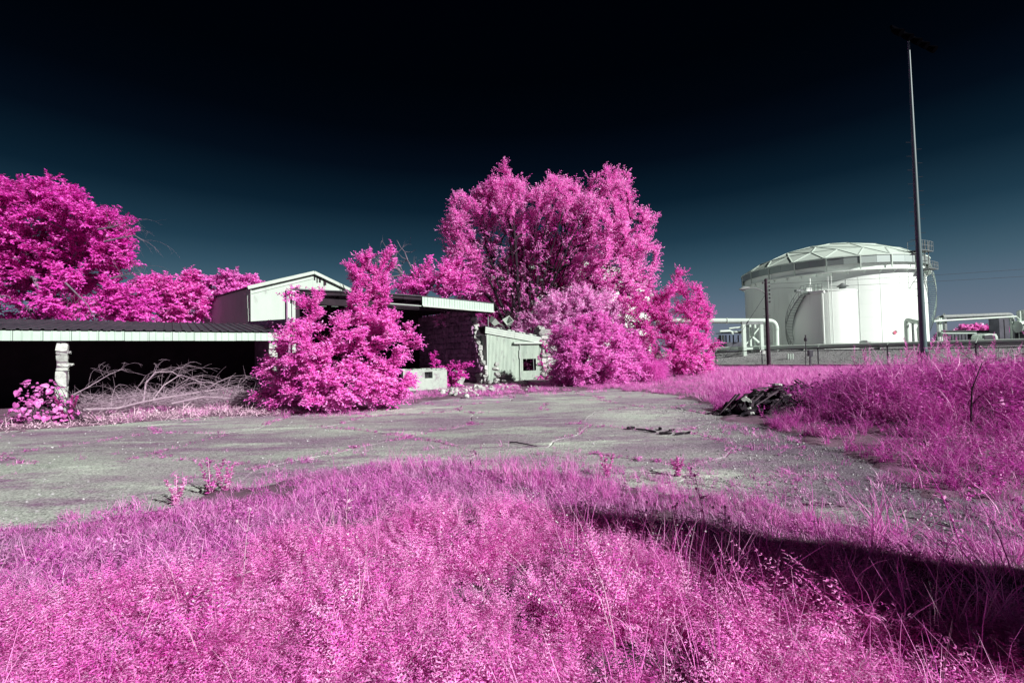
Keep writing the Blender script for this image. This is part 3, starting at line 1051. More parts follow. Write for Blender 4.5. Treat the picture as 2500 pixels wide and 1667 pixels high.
TC = np.array([100 * math.sin(R(34.9)), 100 * math.cos(R(34.9)), 0.0])
TR = 13.3
thc = math.atan2(-TC[1], -TC[0])
big = thing('storage_tank', 'huge white storage tank with a framed dome roof and a spiral stair', 'storage tank', TC)
MB().lathe([(0.01, 0.0), (TR, 0.0), (TR, 14.55), (TR - 0.4, 14.55)], TC, 96).build('shell', M['tankwhite'], big, True)
for k in range(1, 7):
    MB().lathe([(TR - 0.01, 0), (TR + 0.016, 0.004), (TR + 0.016, 0.035), (TR - 0.01, 0.04)], TC + UP * 2.05 * k, 96).build('weld_seam', M['tankwhite'], big, True)
for a in (-0.28, -0.05, 0.18, 0.30, 0.52, 0.75, -0.6, -0.95):
    u = np.array([math.cos(thc + a), math.sin(thc + a), 0])
    MB().box(TC + u * (TR + 0.005) + UP * 6.6, (0.03, 0.05, 13.0), (u, np.cross(UP, u), UP)).build('seam', M['tankwhite'], big)
gz0 = 13.35
MB().lathe([(TR, gz0 - 0.02), (TR + 0.62, gz0 - 0.02), (TR + 0.62, gz0 - 0.10), (TR + 0.66, gz0 - 0.10), (TR + 0.66, gz0 + 0.06), (TR, gz0 + 0.06)], TC, 96).build('wind_girder', M['tankwhite'], big, True)
for k in range(40):
    a = thc + 2 * math.pi * (k + 0.3) / 40
    u = np.array([math.cos(a), math.sin(a), 0])
    c = TC + u * TR + UP * (gz0 - 0.1)
    MB().prism([c, c + u * 0.6, c - UP * 0.5], np.cross(UP, u) * 0.05).build('bracket', M['tankwhite'], big)
ring_panels(big, 'fascia_panel', M['fascia'], TC, TR + 0.45, 14.35, 15.45, 40, 0.08, a_off=thc)
rr = TR + 0.46
top_ring = MB().lathe([(rr - 0.1, 15.46), (rr + 0.12, 15.46), (rr + 0.12, 15.62), (rr - 0.1, 15.62)], TC, 40, thc, thc + 2 * math.pi).build('dome_roof', M['domealu'], big)
post = MB().box((0, 0, 0), (0.14, 0.14, 2.1)).mesh('post')
for k in range(20):
    a = thc + 2 * math.pi * k / 20
    link('post', post, M['domealu'], big, loc=TC + np.array([math.cos(a) * (rr + 0.06), math.sin(a) * (rr + 0.06), 14.45]), rot=(0, 0, a))
dome(top_ring, TC, TR + 0.5, 15.6, 19.9, M['domealu'], M['domealu'])
# stair on the right flank and platform at its head
helix_stair(big, TC, TR, thc + R(66), thc + R(116), 13.2, 1.2, 0.95, 42, M['fasciametal'], mat2=M['galv'])
def platform(parent, C, r, a0, a1, z, depth, mat, h=1.1, inner=False):
    A = np.linspace(a0, a1, 7)
    pin = [np.array([C[0] + r * math.cos(a), C[1] + r * math.sin(a), z]) for a in A]
    pout = [np.array([C[0] + (r + depth) * math.cos(a), C[1] + (r + depth) * math.sin(a), z]) for a in A]
    mb = MB()
    for i in range(6):
        mb.prism([pin[i], pout[i], pout[i + 1], pin[i + 1]], (0, 0, 0.08))
    parent = mb.build('platform_deck', mat, parent)
    mb = MB()
    for q in (h, h * 0.55):
        mb.tube([pin[0] + UP * q] + [p + UP * q for p in pout] + [pin[-1] + UP * q], 0.03, 5)
    for p in [pin[0]] + pout + [pin[-1]]:
        mb.tube([p, p + UP * h], 0.03, 5)
    mb.build('guard_rail', mat, parent)
platform(big, TC, TR - 0.2, thc + R(52), thc + R(67), 16.0, 1.6, M['galv'], 1.5)
platform(big, TC, TR + 0.1, thc + R(58), thc + R(72), 13.3, 1.5, M['galv'], 1.1)
mb = MB()
for a in (53, 57, 61, 66):
    u = np.array([math.cos(thc + R(a)), math.sin(thc + R(a)), 0])
    mb.tube([TC + u * (TR + 0.9) + UP * 13.2, TC + u * (TR + 0.9) + UP * 17.6], 0.06, 5)
mb.tube([TC + np.array([math.cos(thc + R(54)), math.sin(thc + R(54)), 0]) * (TR + 1.4) + UP * 13.3, TC + np.array([math.cos(thc + R(50)), math.sin(thc + R(50)), 0]) * (TR + 0.1) + UP * 10.4,
         TC + np.array([math.cos(thc + R(60)), math.sin(thc + R(60)), 0]) * (TR + 0.1) + UP * 10.4, TC + np.array([math.cos(thc + R(61)), math.sin(thc + R(61)), 0]) * (TR + 1.4) + UP * 13.3], 0.05, 5)
mb.build('platform_frame', M['galv'], big)
# placards on the shell
for px_, mat_ in ((2184, 'redsign'), (2191, 'whitesign')):
    q = P(px_, 812 if mat_ == 'redsign' else 806, 70)
    d = nrm(np.array([q[0], q[1], 0]))
    best = min(np.linspace(thc, thc + 1.2, 300), key=lambda a: abs(math.atan2(TC[0] + TR * math.cos(a), TC[1] + TR * math.sin(a)) - math.atan2(q[0], q[1])))
    u = np.array([math.cos(best), math.sin(best), 0])
    s_ = np.cross(UP, u)
    pt = TC + u * (TR + 0.05)
    zc = CAMH + (q[2] - CAMH) * pt[1] / q[1]
    MB().prism([pt + UP * (zc + dz * 0.32) + s_ * dx * 0.32 for dx, dz in ((1, 0), (0, 1), (-1, 0), (0, -1))], u * 0.03).build('placard', M[mat_], big)
# conduit line across the shell (thin square loop)
u = np.array([math.cos(thc + 0.17), math.sin(thc + 0.17), 0])
s_ = np.cross(UP, u)
pt = TC + u * (TR + 0.35) + UP * 6.4
MB().tube([pt - s_ * 0.9 - UP * 0.5, pt + s_ * 0.1 - UP * 0.4, pt + s_ * 0.9 + UP * 0.6, pt - s_ * 0.1 + UP * 0.5, pt - s_ * 0.9 - UP * 0.5], 0.03, 5).build('conduit', M['galv'], big)

# small tank in front, with stair
SC = np.array([78 * math.sin(R(34.55)), 78 * math.cos(R(34.55)), 0.0])
SR = 3.78
ths = math.atan2(-SC[1], -SC[0])
small = thing('storage_tank', 'small white upright tank with a curved stair in front of the huge tank', 'storage tank', SC)
MB().lathe([(0.01, 0), (SR, 0), (SR, 9.25), (SR + 0.07, 9.25), (SR + 0.07, 9.4), (SR - 0.1, 9.4), (0.01, 9.9)], SC, 64).build('shell', M['tankwhite'], small, True)
for k in range(1, 5):
    MB().lathe([(SR - 0.01, 0), (SR + 0.014, 0.004), (SR + 0.014, 0.03), (SR - 0.01, 0.034)], SC + UP * 1.9 * k, 64).build('weld_seam', M['tankwhite'], small, True)
helix_stair(small, SC, SR, ths - R(124), ths - R(32), 0.9, 9.0, 0.85, 38, M['galv'], rail=True)
platform(small, SC, SR - 0.3, ths - R(34), ths - R(2), 9.0, 1.1, M['galv'], 1.2)
for a in (-2, 8, 13):
    u = np.array([math.cos(ths + R(a)), math.sin(ths + R(a)), 0])
    MB().tube([SC + u * (SR + 0.25) + UP * 0.6, SC + u * (SR + 0.25) + UP * (11.2 if a != -2 else 9.4)], 0.11 if a == -2 else 0.05, 6).build('riser_pipe', M['tankwhite'], small)
MB().lathe([(0.05, 0), (0.42, 0), (0.42, 0.35), (0.75, 0.42), (0.1, 0.9)], SC + np.array([1.6, -1.6, 9.6]), 12).build('vent_cap', M['galv'], small)
mb = MB()
u = np.array([math.cos(ths - R(8)), math.sin(ths - R(8)), 0])
mb.box(SC + u * (SR + 1.1) + UP * 9.05, (1.6, 1.1, 0.25), (np.cross(UP, u), u, UP))
mb.build('landing', M['tankwhite'], small)

# slender tank half hidden behind the small one
KC = P(1952, 800, 72)
KC[2] = 0
kt = thing('storage_tank', 'slender pale tank half hidden behind the curved stair of the small tank', 'storage tank', KC)
kz = P(1950, 717, KC[1])[2]
MB().lathe([(0.01, 0), (1.35, 0), (1.35, kz), (0.01, kz + 0.25)], KC, 40).build('shell', M['tankwhite'], kt, True)
MB().box(KC + np.array([-0.5, -1.0, kz + 0.35]), (1.1, 0.6, 0.35)).build('vent_box', M['galv'], kt)
MB().box(KC + np.array([0.9, -1.0, kz + 0.45]), (0.9, 0.6, 0.5)).tube([KC + np.array([1.2, -1.1, kz - 3]), KC + np.array([1.2, -1.1, kz + 2.2])], 0.10, 6).build('vent_stack', M['tankwhite'], kt)

# second big tank, behind the big tree
T2 = np.array([82 * math.sin(R(5.9)), 82 * math.cos(R(5.9)), 0.0])
R2 = 15.8
th2 = math.atan2(-T2[1], -T2[0])
tk2 = thing('storage_tank', 'large white tank glimpsed behind the tall vase shaped tree', 'storage tank', T2)
MB().lathe([(0.01, 0), (R2, 0), (R2, 12.0), (R2 - 0.5, 12.0)], T2, 96).build('shell', M['tankwhite'], tk2, True)
MB().lathe([(R2, 11.0), (R2 + 0.6, 11.0), (R2 + 0.6, 11.14), (R2, 11.14)], T2, 96).build('wind_girder', M['tankwhite'], tk2, True)
ring_panels(tk2, 'fascia_panel', M['fascia'], T2, R2 + 0.4, 11.9, 13.1, 40, 0.08, a_off=th2)
sph2 = 30.0
prof = [(R2 + 0.4 - q, 13.1 + (math.sqrt(sph2 ** 2 - (R2 + 0.4 - q) ** 2) - math.sqrt(sph2 ** 2 - (R2 + 0.4) ** 2))) for q in np.linspace(0, R2 + 0.35, 9)]
MB().lathe(prof, T2, 40).build('dome_roof', M['domealu'], tk2)
mb = MB()
for k in range(9):
    a = th2 + R(70 + 3.5 * k)
    p = T2 + np.array([math.cos(a), math.sin(a), 0]) * (R2 - 0.3 - 0.5 * k) + UP * (13.25 + 0.28 * k)
    mb.tube([p, p + UP * 1.2], 0.05, 5)
    if k:
        mb.tube([q_ + UP * 1.2, p + UP * 1.2], 0.04, 5)
        mb.bar(q_, p, 0.8, 0.15)
    q_ = p
mb.build('roof_walkway', M['darksteel'], tk2)

# ------------------------------------------------------------------ bank, pipes and racks beyond the fence
FA, FB = P(1690, 888, 62), P(2075, 888, 46)
fd = nrm((FB - FA) * np.array([1, 1, 0]))
fn = np.array([-fd[1], fd[0], 0])
if fn[1] < 0:
    fn = -fn
F0 = FA - fd * 40
F0[2] = 0
FL = 40 + np.linalg.norm((FB - FA)[:2]) + 42
def along(t, off=0.0, z=0.0):
    return F0 + fd * t + fn * off + UP * z
zt = lambda t: -0.15 + 0.15 * min(max((t - 40) / 20, 0), 1)
V, Fq = [], []
tt = np.linspace(-60, FL + 60, 121)
profb = [(0.6, -0.2), (1.2, 0.10), (4.5, 0.55), (7.5, 1.25), (8.6, 1.42), (9.6, 1.42)]
for i, t in enumerate(tt):
    for j, (o, z) in enumerate(profb):
        jz = 0.10 * (fbm(t * 1.0, o * 1.0, 1.5, 9) - 0.5) if 0 < j < 4 else 0
        V.append(along(t, o, z + jz))
m_ = len(profb)
for i in range(len(tt) - 1):
    for j in range(m_ - 1):
        Fq.append((i * m_ + j, i * m_ + j + 1, (i + 1) * m_ + j + 1, (i + 1) * m_ + j))
props(link('gravel_bank', npmesh('gravel_bank', np.array(V), np.array(Fq)), M['gravelberm']), kind='structure')
V, Fq = [], []
for i, t in enumerate(tt):
    for o, z in ((9.6, 1.42), (40, 1.40), (75, 1.0), (110, -0.4)):
        V.append(along(t, o, z))
for i in range(len(tt) - 1):
    for j in range(3):
        Fq.append((i * 4 + j, i * 4 + j + 1, (i + 1) * 4 + j + 1, (i + 1) * 4 + j))
props(link('tank_yard_terrain', npmesh('tank_yard_terrain', np.array(V), np.array(Fq)), M['yardgravel']), kind='structure')
st_ = [(rock_mesh('bankstone', 700 + s, 0.8), M['gravelberm']) for s in range(3)]
tq, oq = rng.uniform(20, FL + 30, 7000), rng.uniform(1.2, 8.2, 7000)
pz = np.interp(oq, [p[0] for p in profb], [p[1] for p in profb])
instancer('bank_stones', np.stack([F0[0] + fd[0] * tq + fn[0] * oq, F0[1] + fd[1] * tq + fn[1] * oq, pz + 0.02], 1), rots(7000, 1), 0.06 + 0.12 * rng.random(7000), st_, 'pale armour stones on the bank behind the fence', 'stones')
# low retaining wall under the fence
cw_ = thing('retaining_wall', 'low pale retaining wall with a shaded face under the chain link fence', 'wall', along(40))
seg = 6.1
for k in range(-3, int(FL / seg) + 4):
    a, b = along(k * seg + 0.02), along((k + 1) * seg - 0.02)
    MB().prism([a - UP * 1.2, b - UP * 1.2, b - UP * (0.02 - zt(k * seg)), a - UP * (0.02 - zt(k * seg))], fn * 0.9).build('wall_section', M['concrete'], cw_)
# chain link fence
fe = thing('chain_link_fence', 'long chain link fence with barbed wire arms on the low wall', 'fence', along(40, 0.3))
FH = 1.74
zt0 = lambda t: zt(t) + 0.0
ts = [37.3 + 6.1 * k for k in range(-4, 14)]
top = []
for k, t in enumerate(ts):
    hh = FH * (0.83 + 0.17 * min(max((t - 40) / 20, 0), 1))
    b = along(t, 0.3, zt(t) - 0.05)
    tp = along(t, 0.3, zt(t) + hh)
    top.append(tp)
    fp_ = MB().tube([b, tp + UP * 0.04], 0.065, 8).build('fence_post', M['darksteel'], fe)
    MB().tube([tp + UP * 0.03, tp + UP * 0.42 + fd * 0.06 + fn * 0.30], 0.022, 5).build('barb_arm', M['fasciametal'], fp_)
MB().tube(top, 0.05, 6).build('top_rail', M['darksteel'], fe)
for q in (0.15, 0.28, 0.41):
    MB().tube([p + UP * q + fn * (0.3 * q / 0.41) for p in top], 0.008, 4).build('barbed_wire', M['darksteel'], fe)
V, Fq = [], []
for i in range(len(top) - 1):
    t0, t1 = ts[i], ts[i + 1]
    b0, b1 = along(t0, 0.3, zt(t0)), along(t1, 0.3, zt(t1))
    h0, h1 = top[i][2] - b0[2], top[i + 1][2] - b1[2]
    n = 52
    for s_ in (1, -1):
        for k in range(-14, n + 14):
            f0, f1 = k / n, (k + s_ * 13) / n
            u0, u1, z0_, z1_ = f0, f1, 0.0, 1.0
            lo, hi = min(u0, u1), max(u0, u1)
            if hi <= 0 or lo >= 1:
                continue
            if u0 < 0:
                z0_ = (0 - u0) / (u1 - u0); u0 = 0
            if u0 > 1:
                z0_ = (1 - u0) / (u1 - u0); u0 = 1
            f0_, z00 = u0, z0_
            if u1 < 0:
                z1_ = z00 + (1 - z00) * (0 - u0) / (u1 - u0); u1 = 0
            if u1 > 1:
                z1_ = z00 + (1 - z00) * (1 - u0) / (u1 - u0); u1 = 1
            p = b0 + (b1 - b0) * u0 + UP * (h0 + (h1 - h0) * u0) * z0_
            q = b0 + (b1 - b0) * u1 + UP * (h0 + (h1 - h0) * u1) * z1_
            o = len(V)
            V += [p - fd * 0.007, p + fd * 0.007, q + fd * 0.007, q - fd * 0.007]
            Fq.append((o, o + 1, o + 2, o + 3))
props(link('wire_mesh', npmesh('wire_mesh', np.array(V) - np.array(W[fe]), np.array(Fq)), M['darksteel'], fe), kind='stuff')

# ground level pipeline on the crest of the bank
pl = thing('pipeline', 'long white pipe lying along the crest of the gravel bank', 'pipe', along(60, 8.0, 1.4))
MB().tube([along(t, 8.2, 1.80) for t in np.linspace(37, FL + 40, 14)], 0.30, 14).build('pipe', M['pipe'], pl, True)
for k in range(9):
    c = along(42 + k * 8, 8.2, 1.42)
    MB().box(c + UP * 0.0, (0.8, 0.35, 0.3), (fn, fd, UP)).build('pipe_support', M['concrete'], pl)

# overhead pipe with elbow, left of the small tank
Yp = 62.0
e0, e1 = P(1600, 783, Yp + 2), P(1893, 784, Yp)
e2 = P(1895, 846, Yp)
op = thing('overhead_pipe', 'thick white overhead pipe bending down beside the utility pole', 'pipe', (e1[0], e1[1], 0))
el = arc(e1 - nrm(e1 - e0) * 0.95, e1, e1 - UP * 0.95 + np.array([0.02, 0, 0]), 7)
MB().tube([e0] + el + [np.array([e2[0], e2[1], 1.35])], 0.36, 14).build('pipe', M['pipe'], op, True)
MB().tube([e1 - UP * 1.0, e1 - UP * 1.12], 0.43, 14).tube([e0 + (e1 - e0) * 0.60, e0 + (e1 - e0) * 0.605], 0.43, 14).build('flange', M['pipe'], op, True)
sf = thing('support_frame', 'white braced steel frame carrying the overhead pipe', 'frame', (P(1835, 850, Yp)[0], Yp, 0))
for px_, wd in ((1815, 0.42), (1858, 0.40)):
    a = P(px_, 792, Yp - 0.6)
    MB().bar((a[0], a[1], -0.1), a, wd, wd, (0, 1, 0)).build('post', M['pipe'], sf)
    MB().box((a[0], a[1], 0.25), (0.9, 0.9, 0.3)).build('footing', M['concrete'], sf)
for px_ in (1831, 1843):
    a = P(px_, 792, Yp + 1.6)
    MB().bar((a[0], a[1], 0.3), a, 0.22, 0.22, (0, 1, 0)).build('post', M['pipe'], sf)
a, b = P(1810, 789, Yp - 0.6), P(1862, 788, Yp - 0.6)
MB().bar(a, b, 0.4, 0.40).build('cross_beam', M['galv'], sf)
MB().bar(P(1800, 851, Yp), P(1870, 850, Yp), 0.3, 0.30).build('lower_beam', M['pipe'], sf)
MB().bar(P(1820, 842, Yp + 0.3), P(1853, 800, Yp + 0.3), 0.16, 0.16).build('brace', M['pipe'], sf)
MB().bar(P(1832, 818, Yp + 0.6), P(1853, 836, Yp + 0.6), 0.24, 0.24).build('brace', M['pipe'], sf)
# pump skid: dark equipment behind the frame
ps = thing('pump_skid', 'dark pump skid with stacked pipes and a flat grey tank box', 'equipment', (P(1790, 850, 68)[0], 68, 0))
Yq = 68.0
q0, q1 = P(1768, 858, Yq), P(1812, 835, Yq)
MB().box((q0 + q1) / 2, (abs(q1[0] - q0[0]), 2.0, abs(q1[2] - q0[2]))).build('tank_box', M['greyequip'], ps)
for px_ in (1753, 1757, 1765, 1772, 1781, 1790, 1802):
    a = P(px_, 818 if px_ > 1756 else 825, Yq + 0.6)
    MB().tube([(a[0], a[1], 0.8), a], 0.20 if px_ in (1757, 1765) else 0.10, 8).build('riser', M['pipe'] if px_ in (1765,) else M['darksteel'], ps)
MB().box((P(1755, 813, Yq)+P(1812, 813, Yq)) / 2, (3.6, 1.8, 0.12)).build('canopy_sheet', M['darksteel'], ps)
MB().tube([P(1758, 809, Yq - 1), P(1782, 808, Yq - 1), P(1787, 811, Yq - 1), P(1788, 816, Yq - 1)], 0.17, 8).build('header_pipe', M['pipe'], ps, True)
MB().tube([P(1784, 811, Yq), P(1822, 811, Yq)], 0.22, 8).tube([P(1780, 802, Yq + 1), P(1830, 797, Yq + 1)], 0.14, 8).build('header_pipe', M['pipe'], ps, True)
MB().box(P(1815, 812, Yq - 1.2), (0.5, 0.06, 0.9)).build('placard', M['redsign'], ps)
# notice on the frame post
q = P(1862, 859, Yp - 8)
sg_ = thing('notice_sign', 'small white notice with faint dark lines fixed on the fence', 'sign', q)
MB().box(q, (0.62, 0.03, 0.40)).build('board', M['whitesign'], sg_)
for dz, wd in ((0.10, 0.40), (0.02, 0.46), (-0.06, 0.36)):
    MB().box(q + np.array([0, -0.018, dz]), (wd, 0.004, 0.03)).build('text_line', M['darkprint'], sg_)
# marker post with round head, meter box, small white bollards
q = P(1967, 888, 47); t_ = P(1967, 832, 47)
mk = thing('marker_post', 'thin dark marker post with a round head by the fence', 'post', (q[0], q[1], 0))
MB().tube([(q[0], q[1], -0.2), t_], 0.045, 8).build('post', M['darksteel'], mk)
MB().lathe([(0.01, -0.22), (0.15, -0.17), (0.17, 0), (0.13, 0.16), (0.06, 0.2), (0.06, 0.45), (0.01, 0.46)], t_ + UP * 0.15, 14).build('head', M['darksteel'], mk, True)
q = P(1978, 889, 46.5); t_ = P(1978, 862, 46.5)
mt = thing('meter_box', 'dark meter box on a short post beside the marker post', 'meter', (q[0], q[1], 0))
MB().bar((q[0], q[1], -0.2), t_, 0.14, 0.14, (0, 1, 0)).build('post', M['darksteel'], mt)
MB().box(t_, (0.42, 0.28, 0.62)).build('box', M['greyequip'], mt)
MB().box(t_ + np.array([0, -0.15, 0.02]), (0.34, 0.03, 0.48)).build('box_door', M['darksteel'], mt)
for i, px_ in enumerate((1923, 1929, 1935)):
    q = P(px_, 864, 54)
    bo = thing('bollard', 'short white bollard in a row of three on the gravel bank', 'bollard', (q[0], q[1], 0.4), 'bollards on the gravel bank')
    MB().tube([(q[0], q[1], 0.4), q], 0.09, 8).build('shaft', M['pipe'], bo)
    MB().lathe([(0.1, 0), (0.1, 0.03), (0.01, 0.09)], q, 8).build('cap', M['pipe'], bo)

# pipe loops at the right end of the tank
lp = thing('pipe_loop', 'pale pipe loop with three legs before the right side of the huge tank', 'pipe', (P(2230, 840, 66)[0], 66, 0))
a, b, c = P(2212, 778, 66), P(2243, 790, 64), P(2228, 786, 65)
MB().tube([(a[0], a[1], 0.5)] + [a - UP * 0.8] + arc(a - UP * 0.8, a + UP * 0.1, a + nrm(b - a) * 0.8, 5)[1:] + [b + UP * 0.2] + arc(b, b + nrm(b - a) * 0.5, b - UP * 0.7, 4)[1:] + [(b[0] + 0.15, b[1], 0.5)], 0.30, 12).build('pipe', M['pipe'], lp, True)
MB().tube([(c[0], c[1], 0.5), c], 0.16, 8).build('leg', M['galv'], lp)
MB().bar(P(2222, 787, 66), P(2236, 790, 65), 0.3, 0.14).build('saddle', M['galv'], lp)

# pipe rack at the far right
Yr = 75.0
rk = thing('pipe_rack', 'long pipe rack with a thick dark pipe on tall steel posts', 'pipe rack', (P(2370, 830, Yr)[0], Yr, 0))
a, b = P(2300, 774, Yr), P(2462, 768, Yr)
c = P(2474, 832, Yr)
MB().tube([P(2287, 782, Yr + 2), P(2293, 776, Yr + 1), a, b] + arc(b, np.array([c[0], c[1], b[2]]), np.array([c[0], c[1], b[2] - 1.3]), 5)[1:] + [(c[0], c[1], 1.0)], 0.36, 12).build('thick_pipe', M['galv'], rk, True)
a, b = P(2282, 784, Yr - 1), P(2480, 773, Yr - 1)
MB().tube([a, b, (b[0] + 0.5, b[1], b[2] - 0.5), (b[0] + 0.5, b[1], 0.8)], 0.16, 8).build('thin_pipe', M['pipe'], rk, True)
for px_, wd, mt_ in ((2306, 0.36, 'galv'), (2308.5, 0.2, 'darksteel'), (2437, 0.36, 'darksteel'), (2442, 0.2, 'fasciametal'), (2470, 0.34, 'pipe'), (2288, 0.2, 'galv'), (2292, 0.2, 'pipe'), (2297, 0.2, 'pipe')):
    a = P(px_, 776, Yr - 0.5)
    MB().bar((a[0], a[1], 0.2), a, wd, wd, (0, 1, 0)).build('post', M[mt_], rk)
for y_, w_, mt_ in ((812, 0.34, 'fasciametal'), (809, 0.34, 'darksteel')):
    MB().bar(P(2300, y_, Yr - 1), P(2436, y_, Yr - 1), 0.3, w_).build('beam', M[mt_], rk)
for px_ in (2305, 2374, 2440):
    MB().tube([P(px_, 776, Yr), P(px_, 765, Yr)], 0.12, 6).build('stub', M['galv'], rk)
q0, q1 = P(2308, 832, Yr + 5), P(2375, 813, Yr + 5)
ct = thing('site_container', 'long dark container under the pipe rack', 'container', ((q0[0] + q1[0]) / 2, Yr + 5, 0))
MB().box(((q0[0] + q1[0]) / 2, Yr + 6, q1[2] / 2 + 0.2), (q1[0] - q0[0], 2.4, q1[2] - 0.4)).build('body', M['greyequip'], ct)
for k in range(8):
    t = (k + 0.5) / 8
    MB().box((q0[0] + (q1[0] - q0[0]) * t, Yr + 4.77, q1[2] / 2 + 0.2), (0.12, 0.06, q1[2] - 0.7)).build('rib', M['darksteel'], ct)
q0, q1 = P(2445, 832, Yr - 3), P(2466, 776, Yr - 3)
cb = thing('control_cabin', 'tall grey blue equipment cabinet at the end of the pipe rack', 'cabinet', ((q0[0] + q1[0]) / 2, Yr - 3, 0))
MB().box(((q0[0] + q1[0]) / 2, Yr - 2, q1[2] / 2 + 0.3), (q1[0] - q0[0], 1.6, q1[2] - 0.6)).build('body', M['greyequip'], cb)
MB().box(((q0[0] + q1[0]) / 2, Yr - 2.83, q1[2] / 2 + 0.3), (0.05, 0.06, q1[2] - 1.0)).build('door_joint', M['darksteel'], cb)
q = P(2422, 826, Yr - 4)
pt = thing('covered_trailer', 'low trailer under a pale rounded cover below the pipe rack', 'trailer', (q[0], Yr - 4, 0))
cover = [P(2402, 828, Yr - 4), P(2404, 817, Yr - 4), P(2414, 814, Yr - 4), P(2432, 815, Yr - 4), P(2436, 822, Yr - 4), P(2437, 830, Yr - 4)]
MB().prism(cover, (0, 2.0, 0)).build('cover', M['pipe'], pt)
MB().prism([P(2404, 838, Yr - 4.1), P(2404, 819, Yr - 4.1), P(2420, 817, Yr - 4.1), P(2430, 820, Yr - 4.1), P(2432, 838, Yr - 4.1)], (0, 0.4, 0)).build('body', M['darksteel'], pt)
for px_ in (2410, 2426):
    a = P(px_, 838, Yr - 4.2)
    MB().tube([a, a + np.array([0, 0.3, 0])], 0.38, 12).build('wheel', M['darksteel'], pt)
for i, (px_, y0, r_, lb) in enumerate(((2496, 757, 0.55, 'thick white vent stack at the far right edge'), (2487, 760, 0.28, 'thin white vent stack left of the thick one'))):
    a = P(px_, y0, Yr + 1)
    vs = thing('vent_stack', lb, 'stack', (a[0], a[1], 0))
    MB().lathe([(r_, 0), (r_, a[2]), (r_ * 0.8, a[2]), (r_ * 0.8, a[2] - 0.3)], (a[0], a[1], 0), 16).build('shaft', M['pipe'], vs, True)
    for z in (a[2] * 0.45, a[2] * 0.72):
        MB().lathe([(r_ + 0.01, 0), (r_ + 0.07, 0.01), (r_ + 0.07, 0.09), (r_ + 0.01, 0.1)], (a[0], a[1], z), 16).build('flange', M['galv'], vs)
vt = thing('horizontal_vessel', 'white horizontal vessel with pipework at the far right edge', 'vessel', (P(2490, 800, Yr - 1)[0], Yr - 1, 0))
a = P(2478, 798, Yr - 1)
MB().tube([a, a + np.array([0.25, 0, 0]), a + np.array([4.5, 0, 0])], [0.5, 0.95, 0.95], 16).build('drum', M['pipe'], vt, True)
for dx in (0.8, 3.6):
    MB().box(a + np.array([dx, 0, -1.5]), (0.4, 1.4, 1.6)).build('saddle', M['darksteel'], vt)
MB().tube([a + np.array([0.3, -1.1, -2.2]), a + np.array([0.3, -1.1, 0.4]), a + np.array([3, -1.1, 0.5])], 0.12, 6).build('pipe', M['galv'], vt, True)

# ------------------------------------------------------------------ utility pole, wires, light mast
def utility_pole(label, base, topz, lean=(0, 0), lamp=True):
    o = thing('utility_pole', label, 'utility pole', base, 'wooden utility poles')
    b = np.array(base, float)
    tp = np.array([b[0] + lean[0], b[1] + lean[1], topz])
    MB().tube([b - UP * 0.3, (b + tp) / 2, tp], [0.22, 0.18, 0.14], 10).build('shaft', M['polewood'], o, True)
    for k in range(7):
        z = 1.6 + k * 0.75
        q = b + (tp - b) * (z / topz)
        MB().tube([q - np.array([0.42, 0, 0]), q + np.array([0.42, 0, 0])] if k % 2 else [q - np.array([0.45, 0, 0]), q], 0.018, 5).build('step_peg', M['darksteel'], o)
    for k in range(6):
        q = b + (tp - b) * (1 - 0.045 - 0.045 * k) + np.array([0.20, -0.10, 0])
        MB().lathe([(0.01, -0.10), (0.09, -0.08), (0.05, -0.02), (0.11, 0.03), (0.05, 0.08), (0.01, 0.12)], q + np.array([0.12, 0, 0]), 10).tube([q - np.array([0.2, 0, 0]), q + np.array([0.14, 0, 0])], 0.02, 5).build('insulator', M['darksteel'], o)
    q = b + (tp - b) * 0.95
    MB().box(q + np.array([-0.28, 0, 0.05]), (0.22, 0.2, 0.2)).build('bracket', M['darksteel'], o)
    if lamp:
        q = b + (tp - b) * 0.80
        arm = arc(q, q + np.array([-0.5, 0, 1.0]), q + np.array([-2.0, 0, 0.95]), 7)
        la_ = MB().tube(arm, 0.045, 6).build('lamp_arm', M['galv'], o, True)
        h = arm[-1]
        MB().tube([h + np.array([0.25, 0, 0]), h, h + np.array([-0.45, 0, -0.05]), h + np.array([-0.95, 0, -0.16])], [0.06, 0.13, 0.24, 0.05], 10).build('lamp_head', M['galv'], la_, True)
    return o, b, tp
ub = P(1877, 888, 50); ub[2] = -0.1
ut = P(1868, 681, 50)
up_o, ub, ut = utility_pole('wooden utility pole with a street lamp arm beside the fence', ub, ut[2], (0, 0), True)
ga = ub + (ut - ub) * 0.83
gb = P(1758, 892, 51); gb[2] = 0
gm = (ga + gb) / 2
MB().tube([ga, gb], 0.018, 5).tube([ga + (gb - ga) * 0.38, ga + (gb - ga) * 0.42], 0.07, 6).build('guy_wire', M['darksteel'], up_o)
p2 = P(3300, 905, 40); p2[2] = 0
up2, b2, t2 = utility_pole('wooden utility pole without a lamp, far right', p2, 9.6, (0, 0), False)
for k, (y1, lb) in enumerate(((694, 'upper of the two dark power wires crossing before the huge tank'), (708, 'lower of the two dark power wires crossing before the huge tank'))):
    a = ub + (ut - ub) * (0.94 - 0.055 * k) + np.array([0.4, -0.1, 0])
    b = np.array([t2[0] - 0.1, t2[1], P(2500, 655 if k == 0 else 676, 45.2)[2] + (0.75 if k == 0 else 0.70)])
    pts = [a + (b - a) * t - UP * 1.1 * 4 * t * (1 - t) * 0.32 for t in np.linspace(0, 1, 14)]
    wv = link('power_wire', MB().tube(pts, 0.016, 5).mesh('power_wire', a), M['darksteel'], None, loc=a)
    props(wv, lb, 'wire', 'power wires')

